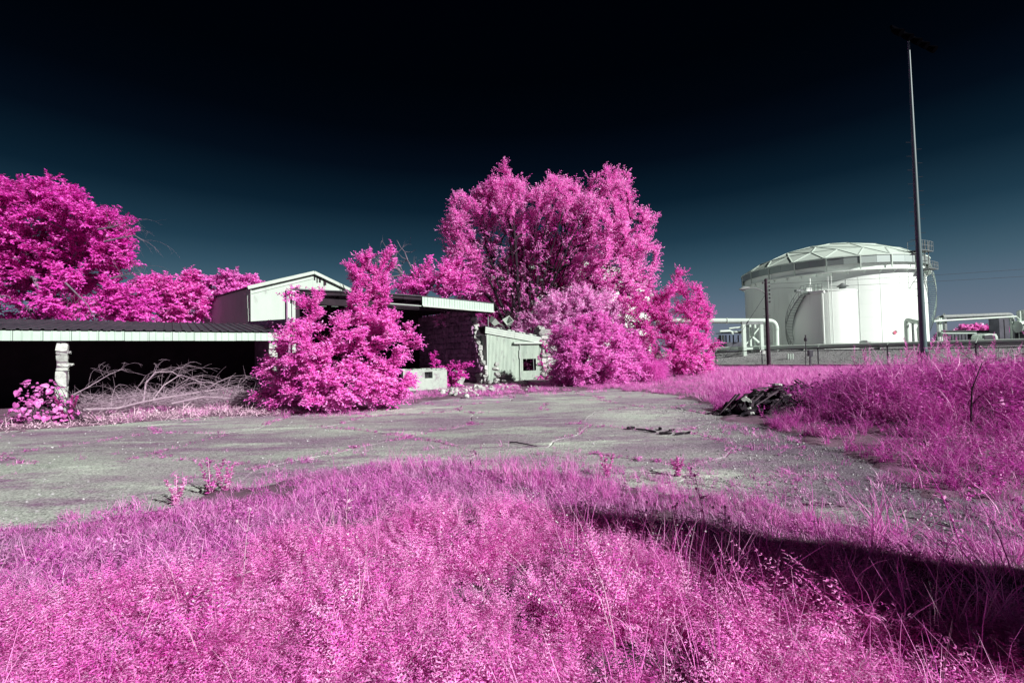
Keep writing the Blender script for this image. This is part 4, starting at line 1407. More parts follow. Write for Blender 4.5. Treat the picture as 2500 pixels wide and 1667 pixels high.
mb_ = P(2256, 884, 27); mb_[2] = 0.0
mt_ = P(2217, 94, 27)
ms = thing('light_mast', 'very tall slender steel floodlight mast rising into the dark sky', 'light mast', mb_)
mtop = np.array([mb_[0], mb_[1], mt_[2]])
MB().tube([mb_, mb_ + UP * 6, mb_ + UP * 12, mtop], [0.185, 0.15, 0.115, 0.05], 16).build('shaft', M['maststeel'], ms, True)
MB().lathe([(0.66, 0), (0.66, 0.06), (0.34, 0.10), (0.30, 1.2), (0.31, 1.3), (0.01, 1.3)], mb_, 16).build('base_flange', M['darksteel'], ms, True)
for k in range(24):
    q = mb_ + UP * (4.2 + k * 0.42)
    s_ = -1 if k % 2 else 1
    MB().tube([q + np.array([s_ * 0.18, 0, 0]), q + np.array([s_ * 0.46, 0, 0])], 0.012, 4).build('climbing_peg', M['darksteel'], ms)
ca, cb2 = P(2140, 90, 25.5), P(2297, 24, 27.5)
ca[2] = cb2[2] = mtop[2] + 0.2
ca = mtop + UP * 0.1 + np.array([-1.8, -0.9, 0]); cb2 = mtop + UP * 0.2 + np.array([1.9, 0.9, 0])
xa_ = MB().bar(ca, cb2, 0.12, 0.14).build('cross_arm', M['blacksteel'], ms)
for k, t in enumerate((0.02, 0.28, 0.52, 0.74, 0.98)):
    q = ca + (cb2 - ca) * t
    fl_ = MB().tube([q - UP * 0.2, q - UP * 0.34 + np.array([0.1, -0.12, 0]), q - UP * 0.6 + np.array([0.25, -0.35, 0])], [0.07, 0.15, 0.20], 10).build('floodlight', M['blacksteel'], ms, True)
    MB().tube([q, q - UP * 0.25], 0.04, 6).build('yoke', M['blacksteel'], fl_)

# ------------------------------------------------------------------ ruined buildings at the left
EX = P(713, 812, 20.2)              # right front corner of the carport roof
E0 = np.array([EX[0], EX[1], 0.0])
def cp(s, b=0.0, z=0.0):
    """carport frame: s metres to the left along the front, b metres back"""
    return E0 - GV * s + BV * b + UP * z

def ribbed(o0, u, v, nvec, wu, hv, pitch, amp, th=0.012, rib=0.35):
    """ribbed sheet with origin o0, ribs running along v, raised along nvec"""
    n = max(1, int(round(wu / pitch)))
    pu = wu / n
    xs = []
    for k in range(n):
        x0 = k * pu
        xs += [(x0, 0), (x0 + pu * (1 - rib), 0), (x0 + pu * (1 - rib * 0.75), amp), (x0 + pu * (1 - rib * 0.25), amp)]
    xs.append((wu, 0))
    mb = MB()
    A = [o0 + u * x + nvec * h for x, h in xs]
    B = [a + v * hv for a in A]
    A2 = [a - nvec * th for a in A]
    B2 = [a - nvec * th for a in B]
    m = len(A)
    vs = A + B + A2 + B2
    fs = []
    for i in range(m - 1):
        fs += [(i, i + 1, m + i + 1, m + i), (2 * m + i, 3 * m + i, 3 * m + i + 1, 2 * m + i + 1), (i, 2 * m + i, 2 * m + i + 1, i + 1), (m + i, m + i + 1, 3 * m + i + 1, 3 * m + i)]
    fs += [(0, m, 3 * m, 2 * m), (m - 1, 3 * m - 1, 4 * m - 1, 2 * m - 1)]
    return mb.add(vs, fs)

cport = thing('carport', 'long open carport with a dark ribbed roof and a pale ribbed fascia', 'carport', tuple(cp(8)))
SL, RD, ZF, ZB = 17.0, 7.2, 2.89, 3.70
slope = nrm(BV * RD + UP * (ZB - ZF))
rn = nrm(np.cross(GV, slope))
if rn[2] < 0:
    rn = -rn
nsh = 19
for k in range(nsh):                # roof sheets lapped side by side
    s0 = SL * (1 - k / nsh)
    wdt = SL / nsh
    ribbed(cp(s0, -0.10, ZF + 0.02 + 0.004 * (k % 2)), GV, slope, rn, wdt + 0.03, RD + 0.2 - (1.0 if k == nsh - 1 else 0), 0.30, 0.045).build('roof_sheet', M['darkroof'], cport)
nf = 24
for k in range(nf):                 # fascia sheets
    s0 = SL * (1 - k / nf)
    dz = rs.uniform(-0.006, 0.006)
    ribbed(cp(s0, -0.02, 2.53 + dz), GV, UP, NV, SL / nf - 0.012, 0.335, 0.236, 0.022, rib=0.22).build('fascia_sheet', M['fasciametal'], cport)
MB().bar(cp(SL, 0.10, 2.62), cp(0, 0.10, 2.62), 0.12, 0.24).build('front_beam', M['darkinside'], cport)
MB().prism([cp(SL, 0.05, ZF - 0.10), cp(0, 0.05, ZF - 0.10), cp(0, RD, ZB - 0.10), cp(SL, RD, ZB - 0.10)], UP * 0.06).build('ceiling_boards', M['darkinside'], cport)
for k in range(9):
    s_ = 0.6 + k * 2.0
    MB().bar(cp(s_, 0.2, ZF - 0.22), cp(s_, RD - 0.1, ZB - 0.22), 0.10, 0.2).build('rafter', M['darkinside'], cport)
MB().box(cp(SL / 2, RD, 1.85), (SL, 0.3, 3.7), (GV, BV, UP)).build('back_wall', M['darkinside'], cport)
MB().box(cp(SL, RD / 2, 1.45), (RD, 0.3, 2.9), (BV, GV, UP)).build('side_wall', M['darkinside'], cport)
# stone pillars
def pillar(label, s_, heights, wd, seedn, ztop=2.5):
    base = cp(s_, 0.28)
    o = thing('stone_pillar', label, 'pillar', tuple(base))
    r = np.random.default_rng(seedn)
    z = 0.0
    for k, h in enumerate(heights):
        h = h * ztop / sum(heights)
        w1 = wd * r.uniform(0.92, 1.08)
        dx = r.normal() * 0.012
        c = base + GV * dx + UP * (z + h / 2)
        link('stone', blockmesh('stone', seedn * 10 + k, 0.16), M['stone'], o, loc=c, rot=(0, 0, math.atan2(GV[1], GV[0])), scale=(w1, wd, h - 0.012))
        if h < 0.22 and k % 2 == 0:
            link('stone', blockmesh('stone', seedn * 10 + 5 + k, 0.2), M['stone'], o, loc=c + GV * w1 * 0.52 + UP * 0.02, rot=(0, 0.2, math.atan2(GV[1], GV[0])), scale=(0.16, 0.22, 0.09))
        z += h
    MB().box(base + UP * (ztop / 2), (wd * 0.84, wd * 0.84, ztop - 0.03), (GV, BV, UP)).build('mortar_core', M['mortar'], o)
    return o
pillar('stacked stone pillar under the left half of the carport roof', 7.36, [0.55, 0.5, 0.62, 0.14, 0.18, 0.34, 0.12, 0.38], 0.31, 3)
pillar('stone pillar at the right end of the carport, half behind the bush', 0.75, [0.5, 0.4, 0.55, 0.3, 0.4, 0.35], 0.31, 4)

# open fronted main building with a high canopy roof
A0 = P(713, 708, 20.2); B0 = P(1203, 742, 27.5)
A2, B2 = np.array([A0[0], A0[1], 0]), np.array([B0[0], B0[1], 0])
cg_ = nrm(B2 - A2); cb_ = np.array([-cg_[1], cg_[0], 0]); cn_ = -cb_
CL = np.linalg.norm(B2 - A2)
def cq(s, b=0.0, z=0.0):
    return A2 + cg_ * s + cb_ * b + UP * z
main = thing('ruined_building', 'ruined open fronted building with a dark interior and a high canopy roof', 'building', tuple(cq(CL / 2)))
vw = nrm(np.array([A0[0] + 0.9, A0[1], 0]))
def cqb(s, z):
    """rear roof line: the left roof edge runs straight back, the right one square to the front"""
    t = s / CL
    return cq(s) + (cb_ * t + vw * (1 - t)) * 8.6 + UP * z
zr = lambda s: A0[2] + (B0[2] - A0[2]) * s / CL + 0.12 * math.sin(math.pi * s / CL)
nr = 12
for k in range(nr):
    s0, s1 = CL * k / nr, CL * (k + 1) / nr
    MB().prism([cq(s0, -0.12, zr(s0)), cq(s1 - 0.01, -0.12, zr(s1)), cqb(s1 - 0.01, zr(s1) + 0.22), cqb(s0, zr(s0) + 0.22)], UP * 0.05).build('roof_sheet', M['darkroof'], main)
sF = 0.0
for s_ in np.linspace(0, CL, 400):
    q = cq(s_)
    if q[0] / q[1] >= (1030 - 1250) / FPX:
        sF = s_
        break
nfs = 14
for k in range(nfs):
    s0, s1 = sF + (CL - sF) * k / nfs, sF + (CL - sF) * (k + 1) / nfs
    ribbed(cq(s0, -0.10, zr(s0) - 0.47), nrm(cq(s1, 0, zr(s1)) - cq(s0, 0, zr(s0))), UP, cn_, (s1 - s0) - 0.012, 0.46, 0.18, 0.02, rib=0.22).build('fascia_sheet', M['fasciametal'], main)
MB().bar(cq(sF, -0.12, zr(sF) - 0.50), cq(CL, -0.12, zr(CL) - 0.50), 0.10, 0.07).build('fascia_trim', M['trim'], main)
for k in range(6):                   # bare rim boards where the fascia is gone
    s0, s1 = sF * k / 6, sF * (k + 1) / 6
    MB().bar(cq(s0 + 0.01, 0.0, zr(s0) - 0.10 - 0.015 * (k % 2)), cq(s1 - 0.01, 0.0, zr(s1) - 0.10), 0.06, 0.16).build('rim_board', M['darkinside'], main)
MB().bar(cq(sF * 0.62, -0.06, zr(sF) - 0.46), cq(sF - 0.05, -0.06, zr(sF) - 0.50), 0.03, 0.04).build('loose_strip', M['trim'], main)
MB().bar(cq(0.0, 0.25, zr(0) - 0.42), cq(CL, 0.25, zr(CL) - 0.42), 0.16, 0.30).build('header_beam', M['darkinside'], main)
for k in range(13):
    s_ = 0.4 + k * (CL - 0.8) / 12
    MB().bar(cq(s_, 0.3, zr(s_) - 0.22), cqb(s_, zr(s_)), 0.08, 0.2).build('rafter', M['darkinside'], main)
MB().bar(cq(0.04, -0.02, 0), cq(0.04, -0.02, zr(0) - 0.02), 0.14, 0.14, cn_).build('corner_post', M['trim'], main)
MB().bar(cq(-0.24, 0.02, 2.9), cq(-0.24, 0.02, zr(0) - 0.05), 0.05, 0.26, cn_).build('corner_board', M['wallstone'], main)
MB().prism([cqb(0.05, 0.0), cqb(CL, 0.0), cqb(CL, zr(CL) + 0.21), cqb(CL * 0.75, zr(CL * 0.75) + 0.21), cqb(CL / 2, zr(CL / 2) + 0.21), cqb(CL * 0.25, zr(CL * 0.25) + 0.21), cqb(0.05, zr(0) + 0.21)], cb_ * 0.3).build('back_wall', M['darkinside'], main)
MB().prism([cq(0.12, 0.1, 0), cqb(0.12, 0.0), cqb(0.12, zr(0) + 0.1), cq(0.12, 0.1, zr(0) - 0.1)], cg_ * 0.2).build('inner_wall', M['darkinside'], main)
MB().prism([cq(-0.15, 0.1, 0), cq(-0.15, 9.0, 0), cq(-0.15, 9.0, 4.0), cq(-0.15, 0.1, 3.5)], cg_ * 0.25).build('left_wall', M['wallstone'], main)
# inner cross wall (pale render) left part
# rough stone side wall with a broken end
RW = np.array([P(1180, 937, 27.0)[0], 27.0, 0.0])
WT = 0.42
MB().prism([RW + GV * 0.12 + BV * 0.9, RW + GV * 0.12 + BV * 9.6, RW + GV * 0.12 + BV * 9.6 + UP * 4.6, RW + GV * 0.12 + BV * 1.4 + UP * 4.5, RW + GV * 0.12 + BV * 1.0 + UP * 2.4], GV * (WT - 0.14)).build('wall_core', M['mortar'], main)
nst = 0
z = 0.0
while z < 4.5:
    h = rs.uniform(0.24, 0.42)
    t = 0.15 + max(0.0, 0.30 * z - 0.1) * 1.15 + 0.09 * math.sin(z * 5 + 1)
    while t < 9.4:
        l = rs.uniform(0.32, 0.75)
        c = RW + BV * (t + l / 2) + UP * (z + h / 2) + GV * (WT / 2 - 0.02 + rs.uniform(-0.03, 0.02))
        endst = t < 2.2 and nst < 10000 and c is not None
        first = (t - (0.15 + max(0.0, 0.30 * z - 0.1) * 1.15 + 0.09 * math.sin(z * 5 + 1))) < 0.01
        link('stone', blockmesh('stone', 4000 + nst % 23, 0.14) if nst < 23 else STW[nst % 23], M['stone'] if first else M['wallstone'], main, loc=c, rot=(0, 0, math.atan2(BV[1], BV[0])), scale=(l - 0.01, WT, h - 0.01)) if nst >= 23 else None
        if nst < 23:
            if nst == 0:
                STW = {}
            me_ = blockmesh('stone', 4000 + nst, 0.14)
            STW[nst] = me_
            me2 = me_.copy() if first else me_
            link('stone', me2, M['stone'] if first else M['wallstone'], main, loc=c, rot=(0, 0, math.atan2(BV[1], BV[0])), scale=(l - 0.01, WT, h - 0.01))
            if first:
                me_.materials.append(M['wallstone'])
        elif first:
            o_ = COL.objects[-1] if False else None
        t += l
        nst += 1
    z += h
# broken end stones of that wall, sunlit edge put into their pale colour
z = 0.0
k = 0
while z < 4.0:
    h = rs.uniform(0.16, 0.38)
    t = 0.02 + max(0.0, 0.30 * z - 0.1) * 1.15 + 0.09 * math.sin(z * 5 + 1)
    link('end_stone', blockmesh('end_stone', 4100 + k, 0.2), M['stone'], main, loc=RW + BV * t + GV * (WT / 2) + UP * (z + h / 2), rot=(rs.normal() * 0.3, rs.normal() * 0.3, math.atan2(BV[1], BV[0]) + rs.normal() * 0.4), scale=(rs.uniform(0.12, 0.3), WT * rs.uniform(0.4, 0.9), h * rs.uniform(0.8, 1.1)))
    z += h
    k += 1

# low rendered stub wall with a dark vent
q0 = P(985, 957, 22.2); q1 = P(1092, 952, 23.3)
q0[2] = q1[2] = 0
sw = thing('stub_wall', 'low pale rendered wall stub with a dark grated vent hole', 'wall', tuple((q0 + q1) / 2))
sg2 = nrm(q1 - q0); sb2 = np.array([-sg2[1], sg2[0], 0]); SLn = np.linalg.norm(q1 - q0)
vx0, vx1, vz0, vz1 = 0.48 * SLn, 0.66 * SLn, 0.60, 0.92
for a, b, z0_, z1_ in ((0, vx0, 0, 1.04), (vx1, SLn, 0, 1.0), (vx0, vx1, 0, vz0), (vx0, vx1, vz1, 1.02)):
    MB().prism([q0 + sg2 * (a + 0.001) + UP * z0_, q0 + sg2 * (b - 0.001) + UP * z0_, q0 + sg2 * (b - 0.001) + UP * z1_, q0 + sg2 * (a + 0.001) + UP * z1_], sb2 * 0.45).build('wall_block', M['concrete'], sw)
MB().box(q0 + sg2 * (vx0 + vx1) / 2 + sb2 * 0.30 + UP * 0.76, (vx1 - vx0 - 0.004, 0.05, 0.31), (sg2, sb2, UP)).build('vent_plate', M['darkinside'], sw)
for k in range(4):
    MB().box(q0 + sg2 * (vx0 + (vx1 - vx0) * (k + 0.5) / 4) + sb2 * 0.12 + UP * 0.76, (0.025, 0.025, 0.315), (sg2, sb2, UP)).build('vent_bar', M['darksteel'], sw)
for k in range(9):                   # broken cap stones along the stub
    link('cap_stone', blockmesh('cap_stone', 4200 + k, 0.2), M['concrete'], sw, loc=q0 + sg2 * (SLn * (0.04 + 0.11 * k)) + sb2 * 0.22 + UP * (1.06 - 0.02 * (k > 5)), rot=(0, 0, math.atan2(sg2[1], sg2[0]) + rs.normal() * 0.1), scale=(SLn * 0.11, 0.42, rs.uniform(0.05, 0.10)))

# ribbed sheet shed
S0 = P(1189, 936, 27.3); S0[2] = 0
S1 = P(1336, 926, 30.0); S1[2] = 0
shg = nrm(S1 - S0); shb = np.array([-shg[1], shg[0], 0]); shn = -shb
SW = np.linalg.norm(S1 - S0)
ZL, ZR = P(1189, 806, 27.3)[2], P(1310, 830, 29.5)[2]
zs = lambda t: ZL + (ZR - ZL) * t / (SW * 0.86)
shed = thing('sheet_shed', 'pale ribbed sheet shed with a sloping roof edge and a dark window hole', 'shed', tuple(S0))
d0, d1 = 0.53 * SW, 0.86 * SW        # sliding door bay
w0, w1, wz0, wz1 = 0.575 * SW, 0.80 * SW, P(1282, 905, 29)[2], P(1282, 876, 29)[2]
def panel(t0, t1, z0_, z1a, z1b, off=0.0, nm='wall_sheet'):
    n = max(1, int((t1 - t0) / 0.09))
    mb = MB()
    for k in range(n):
        a = t0 + (t1 - t0) * k / n
        b = t0 + (t1 - t0) * (k + 1) / n
        za, zb = z1a + (z1b - z1a) * k / n, z1a + (z1b - z1a) * (k + 1) / n
        m1, m2 = a + (b - a) * 0.62, a + (b - a) * 0.81
        zm = (za + zb) / 2
        o = S0 + shn * off
        pts = [(a, 0, za), (m1, 0, zm), (m2, 0.034, zm), (b - 0.001, 0, zb)]
        vs = [o + shg * p + shn * h + UP * z0_ for p, h, _ in pts] + [o + shg * p + shn * h + UP * zt_ for p, h, zt_ in pts] + [o + shg * p - shn * 0.03 + UP * z0_ for p, h, _ in pts] + [o + shg * p - shn * 0.03 + UP * zt_ for p, h, zt_ in pts]
        mb.add(vs, [(i, i + 1, i + 5, i + 4) for i in range(3)] + [(i + 8, i + 12, i + 13, i + 9) for i in range(3)] + [(i + 4, i + 5, i + 13, i + 12) for i in range(3)] + [(i, i + 8, i + 9, i + 1) for i in range(3)])
    return mb.build(nm, M['shedsheet'], shed)
edges = np.linspace(0.06, d0 - 0.02, 5)
for a, b in zip(edges, edges[1:]):
    panel(a, b - 0.006, 0.02, zs(a) - 0.05, zs(b) - 0.05)
panel(d0 - 0.02, d1, P(1290, 838, 29.2)[2] + 0.05, zs(d0) - 0.05, zs(d1) - 0.05)
panel(d1 + 0.02, SW, 0.02, zs(d1) - 0.4, zs(SW) - 0.7)
shed_ = shed
shed = panel(d0, d1, 0.05, wz0, wz0, 0.05, 'door')
panel(d0, d1, wz1, P(1290, 838, 29.2)[2], P(1290, 838, 29.2)[2], 0.05, 'door_sheet')
panel(d0, w0, wz0, wz1, wz1, 0.05, 'door_sheet')
panel(w1, d1, wz0, wz1, wz1, 0.05, 'door_sheet')
pass
MB().bar(S0 + shg * (w0 + 0.82 * (w1 - w0)) + UP * wz0 + shn * 0.02, S0 + shg * (w0 + 0.80 * (w1 - w0)) + UP * wz1 + shn * 0.02, 0.04, 0.05, shn).build('window_bar', M['galv'], shed)
shed = shed_
tz = P(1290, 838, 29.2)[2] + 0.02
MB().box(S0 + shg * (0.42 * SW + SW * 0.26) + shn * 0.14 + UP * tz, (SW * 0.54, 0.16, 0.11), (shg, shn, UP)).build('door_track', M['trim'], shed)
MB().bar(S0 + shg * (d0 - 0.03) + shn * 0.06 + UP * 0.02, S0 + shg * (d0 - 0.03) + shn * 0.06 + UP * (tz - 0.06), 0.05, 0.09, shn).build('door_post', M['trim'], shed)
MB().bar(S0 + shg * (d0 - 0.10) + shn * 0.07 + UP * 1.45, S0 + shg * (d0 - 0.10) + shn * 0.07 + UP * 1.95, 0.04, 0.07, shn).build('door_guide', M['trim'], shed)
MB().bar(S0 + shn * 0.03 + shg * 0.03 + UP * 0, S0 + shn * 0.03 + shg * 0.03 + UP * (ZL - 0.3), 0.07, 0.09, shn).build('corner_trim', M['trim'], shed)
for k in range(3):                   # lapped boards along the roof edge
    a = S0 + shg * (-0.10) + shn * (0.10 - 0.02 * k) + UP * (ZL + 0.14 - 0.13 * k)
    m_ = S0 + shg * (SW * 0.44) + shn * (0.10 - 0.02 * k) + UP * (zs(SW * 0.44) + 0.14 - 0.13 * k)
    b = S0 + shg * (SW * 0.90) + shn * (0.10 - 0.02 * k) + UP * (zs(SW * 0.90) + 0.13 - 0.13 * k)
    MB().bar(a, m_ - shg * 0.01, 0.05, 0.115).build('fascia_board', M['trim'], shed)
    MB().bar(m_ + shg * 0.01, b, 0.05, 0.115).build('fascia_board', M['trim'], shed)
# shed side (shaded), back, roof
ribbed(S0 + shb * 3.6 + UP * 0.0, -shb, UP, -shg, 3.58, ZL - 0.25, 0.16, 0.02).build('side_sheet', M['shedsheet'], shed)
MB().prism([S0 - shg * 0.08 - shb * 0.06 + UP * (ZL + 0.20), S0 + shg * SW * 0.92 - shb * 0.06 + UP * (zs(SW * 0.92) + 0.20), S0 + shg * SW * 0.92 + shb * 3.7 + UP * (zs(SW * 0.92) + 0.26), S0 - shg * 0.08 + shb * 3.7 + UP * (ZL + 0.26)], UP * 0.05).build('roof', M['darkroof'], shed)
MB().box(S0 + shg * SW / 2 + shb * 3.6 + UP * 1.25, (SW, 0.1, 2.5), (shg, shb, UP)).build('back_wall', M['darkinside'], shed)
for k in range(13):                  # ragged remnants along the roof edge
    t = SW * (0.12 + 0.06 * k)
    link('roof_remnant', blockmesh('roof_remnant', 4300 + k, 0.25), M['trim'] if k % 3 else M['plankgrey'], shed, loc=S0 + shg * t + shn * 0.02 + UP * (zs(t) + 0.26), rot=(0, 0.2 + rs.normal() * 0.08, math.atan2(shg[1], shg[0])), scale=(rs.uniform(0.15, 0.32), 0.16, rs.uniform(0.05, 0.10)))
# two angular metal boxes and a thin pole on the shed roof
for (px_, py_, sz, rt_, lb) in ((1205, 785, 0.44, (0.5, 0.6, 0.9), 'pale angular metal box lying tilted at the left end of the shed roof'), (1241, 786, 0.46, (0.9, -0.5, 0.3), 'pale angular metal box lying tilted right of its twin on the shed roof')):
    q = P(px_, py_, 27.9)
    o = thing('metal_box', lb, 'metal box', tuple(q))
    e_ = Euler(rt_)
    ax = [np.array(e_.to_matrix() @ Vector(v)) for v in ((1, 0, 0), (0, 1, 0), (0, 0, 1))]
    mb = MB()
    lo_, hi_ = sz * 0.36, sz * 0.56
    r0 = [q + ax[0] * a * lo_ + ax[1] * b * lo_ - ax[2] * sz * 0.4 for a, b in ((-1, -1), (1, -1), (1, 1), (-1, 1))]
    r1 = [q + ax[0] * a * hi_ + ax[1] * b * hi_ + ax[2] * sz * 0.4 for a, b in ((-1, -1), (1, -1), (1, 1), (-1, 1))]
    r2 = [q + ax[0] * a * hi_ * 0.88 + ax[1] * b * hi_ * 0.88 + ax[2] * sz * 0.4 for a, b in ((-1, -1), (1, -1), (1, 1), (-1, 1))]
    r3 = [q + ax[0] * a * lo_ * 0.8 + ax[1] * b * lo_ * 0.8 - ax[2] * sz * 0.30 for a, b in ((-1, -1), (1, -1), (1, 1), (-1, 1))]
    fs = [(3, 2, 1, 0)]
    for l in range(3):
        fs += [(4 * l + k, 4 * l + (k + 1) % 4, 4 * l + 4 + (k + 1) % 4, 4 * l + 4 + k) for k in range(4)]
    fs.append((12, 13, 14, 15))
    mb.add(r0 + r1 + r2 + r3, fs).build('housing', M['trim'], o)
    MB().tube([q - ax[2] * sz * 0.4, q - ax[2] * sz * 0.55 - UP * 0.1, q + np.array([0.05, 0, -0.40])], 0.025, 6).build('mount', M['galv'], o)
wr = MB().tube([P(1213, 789, 27.9), P(1222, 792, 27.8), P(1232, 795, 27.8), P(1246, 794, 27.9)], 0.02, 6)
props(link('bent_rod', wr.mesh('bent_rod', P(1222, 792, 27.8)), M['trim'], None, loc=P(1222, 792, 27.8)), 'thin bent rod lying on the shed roof between the metal boxes', 'rod')
q = P(1192, 795, 27.6)
props(link('thin_post', MB().tube([(q[0], q[1], q[2] - 0.1), (q[0], q[1], zr(CL) - 0.52)], 0.035, 8).mesh('thin_post', q), M['galv'], None, loc=q), 'thin metal post between the shed roof and the canopy end', 'post')
# stone pier at the right end of the shed
SP = S0 + shg * (SW * 0.97) - shn * 0.10
pr_ = thing('stone_pier', 'ruined stone pier with a heavy cap at the right end of the shed', 'pier', tuple(SP))
z, k = 0.0, 0
while z < 2.75:
    h = rs.uniform(0.22, 0.42)
    link('stone', blockmesh('stone', 4400 + k, 0.22), M['stone'], pr_, loc=SP + shg * rs.normal() * 0.05 + UP * (z + h / 2), rot=(0, 0, math.atan2(shg[1], shg[0]) + rs.normal() * 0.08), scale=(rs.uniform(0.6, 0.8), 0.6, h))
    z += h
    k += 1
for k, (dx, dz, s_) in enumerate(((-0.1, 0.22, (0.95, 0.7, 0.42)), (0.35, 0.12, (0.7, 0.6, 0.3)), (-0.25, 0.5, (0.5, 0.5, 0.25)))):
    link('cap_stone', blockmesh('cap_stone', 4450 + k, 0.25), M['stone'], pr_, loc=SP + shg * dx + UP * (z + dz), rot=(0.1, 0.12 * k, 0.6), scale=s_)

# white gabled barn behind
bd, bg_ = np.array([-0.77, 0.64, 0]), np.array([0.64, 0.77, 0])
K0 = P(611, 795, 33.0); K0[2] = 0
ZE = P(611, 702, 33.0)[2]
ZA = ZE + 1.62
BWd, BLn = 9.4, 10.6
barn = thing('white_barn', 'white gabled barn with one shaded side wall behind the carport', 'barn', tuple(K0))
gp_ = lambda t, z: K0 + bg_ * t + UP * z
xs_ = [0, 2.35, 4.7, 7.05, 9.4]
zg = lambda t: ZE + (ZA - ZE) * (1 - abs(t - BWd / 2) / (BWd / 2))
for a, b in zip(xs_, xs_[1:]):
    MB().prism([gp_(a + 0.004, 0), gp_(b - 0.004, 0), gp_(b - 0.004, zg(b) - 0.02), gp_(a + 0.004, zg(a) - 0.02)], bd * 0.2).build('gable_panel', M['stucco'], barn)
for a in range(4):
    MB().prism([K0 + bd * (0.2 + a * 2.6 + 0.004), K0 + bd * (0.2 + (a + 1) * 2.6 - 0.004), K0 + bd * (0.2 + (a + 1) * 2.6 - 0.004) + UP * (ZE - 0.02 - 0.04 * a), K0 + bd * (0.2 + a * 2.6 + 0.004) + UP * (ZE - 0.02)], bg_ * 0.2).build('side_panel', M['stucco'], barn)
MB().prism([K0 + bd * BLn, K0 + bd * BLn + bg_ * BWd, K0 + bd * BLn + bg_ * BWd + UP * ZE, K0 + bd * BLn + bg_ * BWd / 2 + UP * ZA, K0 + bd * BLn + UP * ZE], bd * 0.2).build('rear_wall', M['stucco'], barn)
MB().prism([K0 + bg_ * (BWd - 0.2) + bd * 0.2, K0 + bg_ * (BWd - 0.2) + bd * BLn, K0 + bg_ * (BWd - 0.2) + bd * BLn + UP * ZE, K0 + bg_ * (BWd - 0.2) + bd * 0.2 + UP * ZE], bg_ * 0.2).build('far_side_wall', M['stucco'], barn)
for s_ in (0, 1):
    e = K0 + bg_ * (BWd * s_) + bg_ * (-0.25 if s_ == 0 else 0.25) + UP * (ZE - 0.08)
    a = K0 + bg_ * BWd / 2 + UP * (ZA + 0.02)
    MB().prism([e - bd * 0.22, a - bd * 0.22, a + bd * (BLn + 0.3), e + bd * (BLn + 0.3)], UP * 0.09).build('roof', M['darkroof'], barn)
    MB().bar(e - bd * 0.25 + UP * 0.02, a - bd * 0.25 + UP * 0.02, 0.06, 0.24).build('barge_board', M['trim'], barn)
MB().bar(gp_(0.1, ZE - 0.42) - bd * 0.03, gp_(BWd / 2, ZA - 0.42) - bd * 0.03, 0.04, 0.05).build('cover_strip', M['trim'], barn)
MB().bar(gp_(0.03, 0) - bd * 0.04, gp_(0.03, ZE - 0.1) - bd * 0.04, 0.06, 0.12, bd).build('corner_strip', M['stucco'], barn)
for px_, py_, w_, h_ in ((768, 679, 0.12, 0.35), (774, 683, 0.10, 0.5), (781, 684, 0.16, 0.4), (791, 690, 0.12, 0.55), (794, 692, 0.14, 0.3)):
    t = min(np.linspace(0, BWd, 400), key=lambda t_: abs(gp_(t_, 0)[0] / gp_(t_, 0)[1] - ray(px_, py_)[0] / ray(px_, py_)[1]))
    q = gp_(t, 0)
    q[2] = P(px_, py_, q[1])[2]
    MB().box(q - bd * 0.012, (w_, 0.02, h_), (bg_, bd, UP)).build('dark_hole', M['darkinside'], barn)
for k in range(5):                   # peeling flakes on the shaded corner
    q = K0 + bd * (0.3 + 0.05 * k) + UP * (4.2 + 0.5 * k) - bg_ * 0.012
    MB().box(q, (0.10 + 0.03 * (k % 3), 0.02, 0.6), (bd, bg_, UP)).build('pale_flake', M['trim'], barn)

# ------------------------------------------------------------------ rubble, planks, debris heap
RK = [rock_mesh('rubble_stone', 800 + s, f) for s, f in enumerate((0.7, 0.8, 0.6, 0.9, 0.55, 0.75))]
def rubble(px_, py_, size, label, grp, mat='stone', sq=1.0, lift=0.3):
    q = G(px_, py_)
    o = link('rubble_stone', RK[rs.integers(0, 6)], M[mat], None, loc=(q[0], q[1], 0.03 + size * sq * lift), rot=(rs.normal() * 0.3, rs.normal() * 0.3, rs.uniform(0, 6.28)), scale=(size, size * rs.uniform(0.7, 1.0), size * sq))
    return props(o, label, 'stone', grp)
for k in range(90):
    t = rs.random()
    px_ = 1085 + 125 * t + rs.normal() * 14
    py_ = 957 + rs.normal() * 6
    rubble(px_, py_, 0.10 + 0.34 * rs.random() ** 2, 'pale tumbled stone in the rubble below the broken wall end', 'rubble stones below the broken wall')
for k in range(40):
    rubble(1215 + 110 * rs.random(), 946 + rs.normal() * 3.5, 0.08 + 0.2 * rs.random() ** 2, 'small pale stone lying along the foot of the ribbed shed', 'rubble stones at the shed foot')
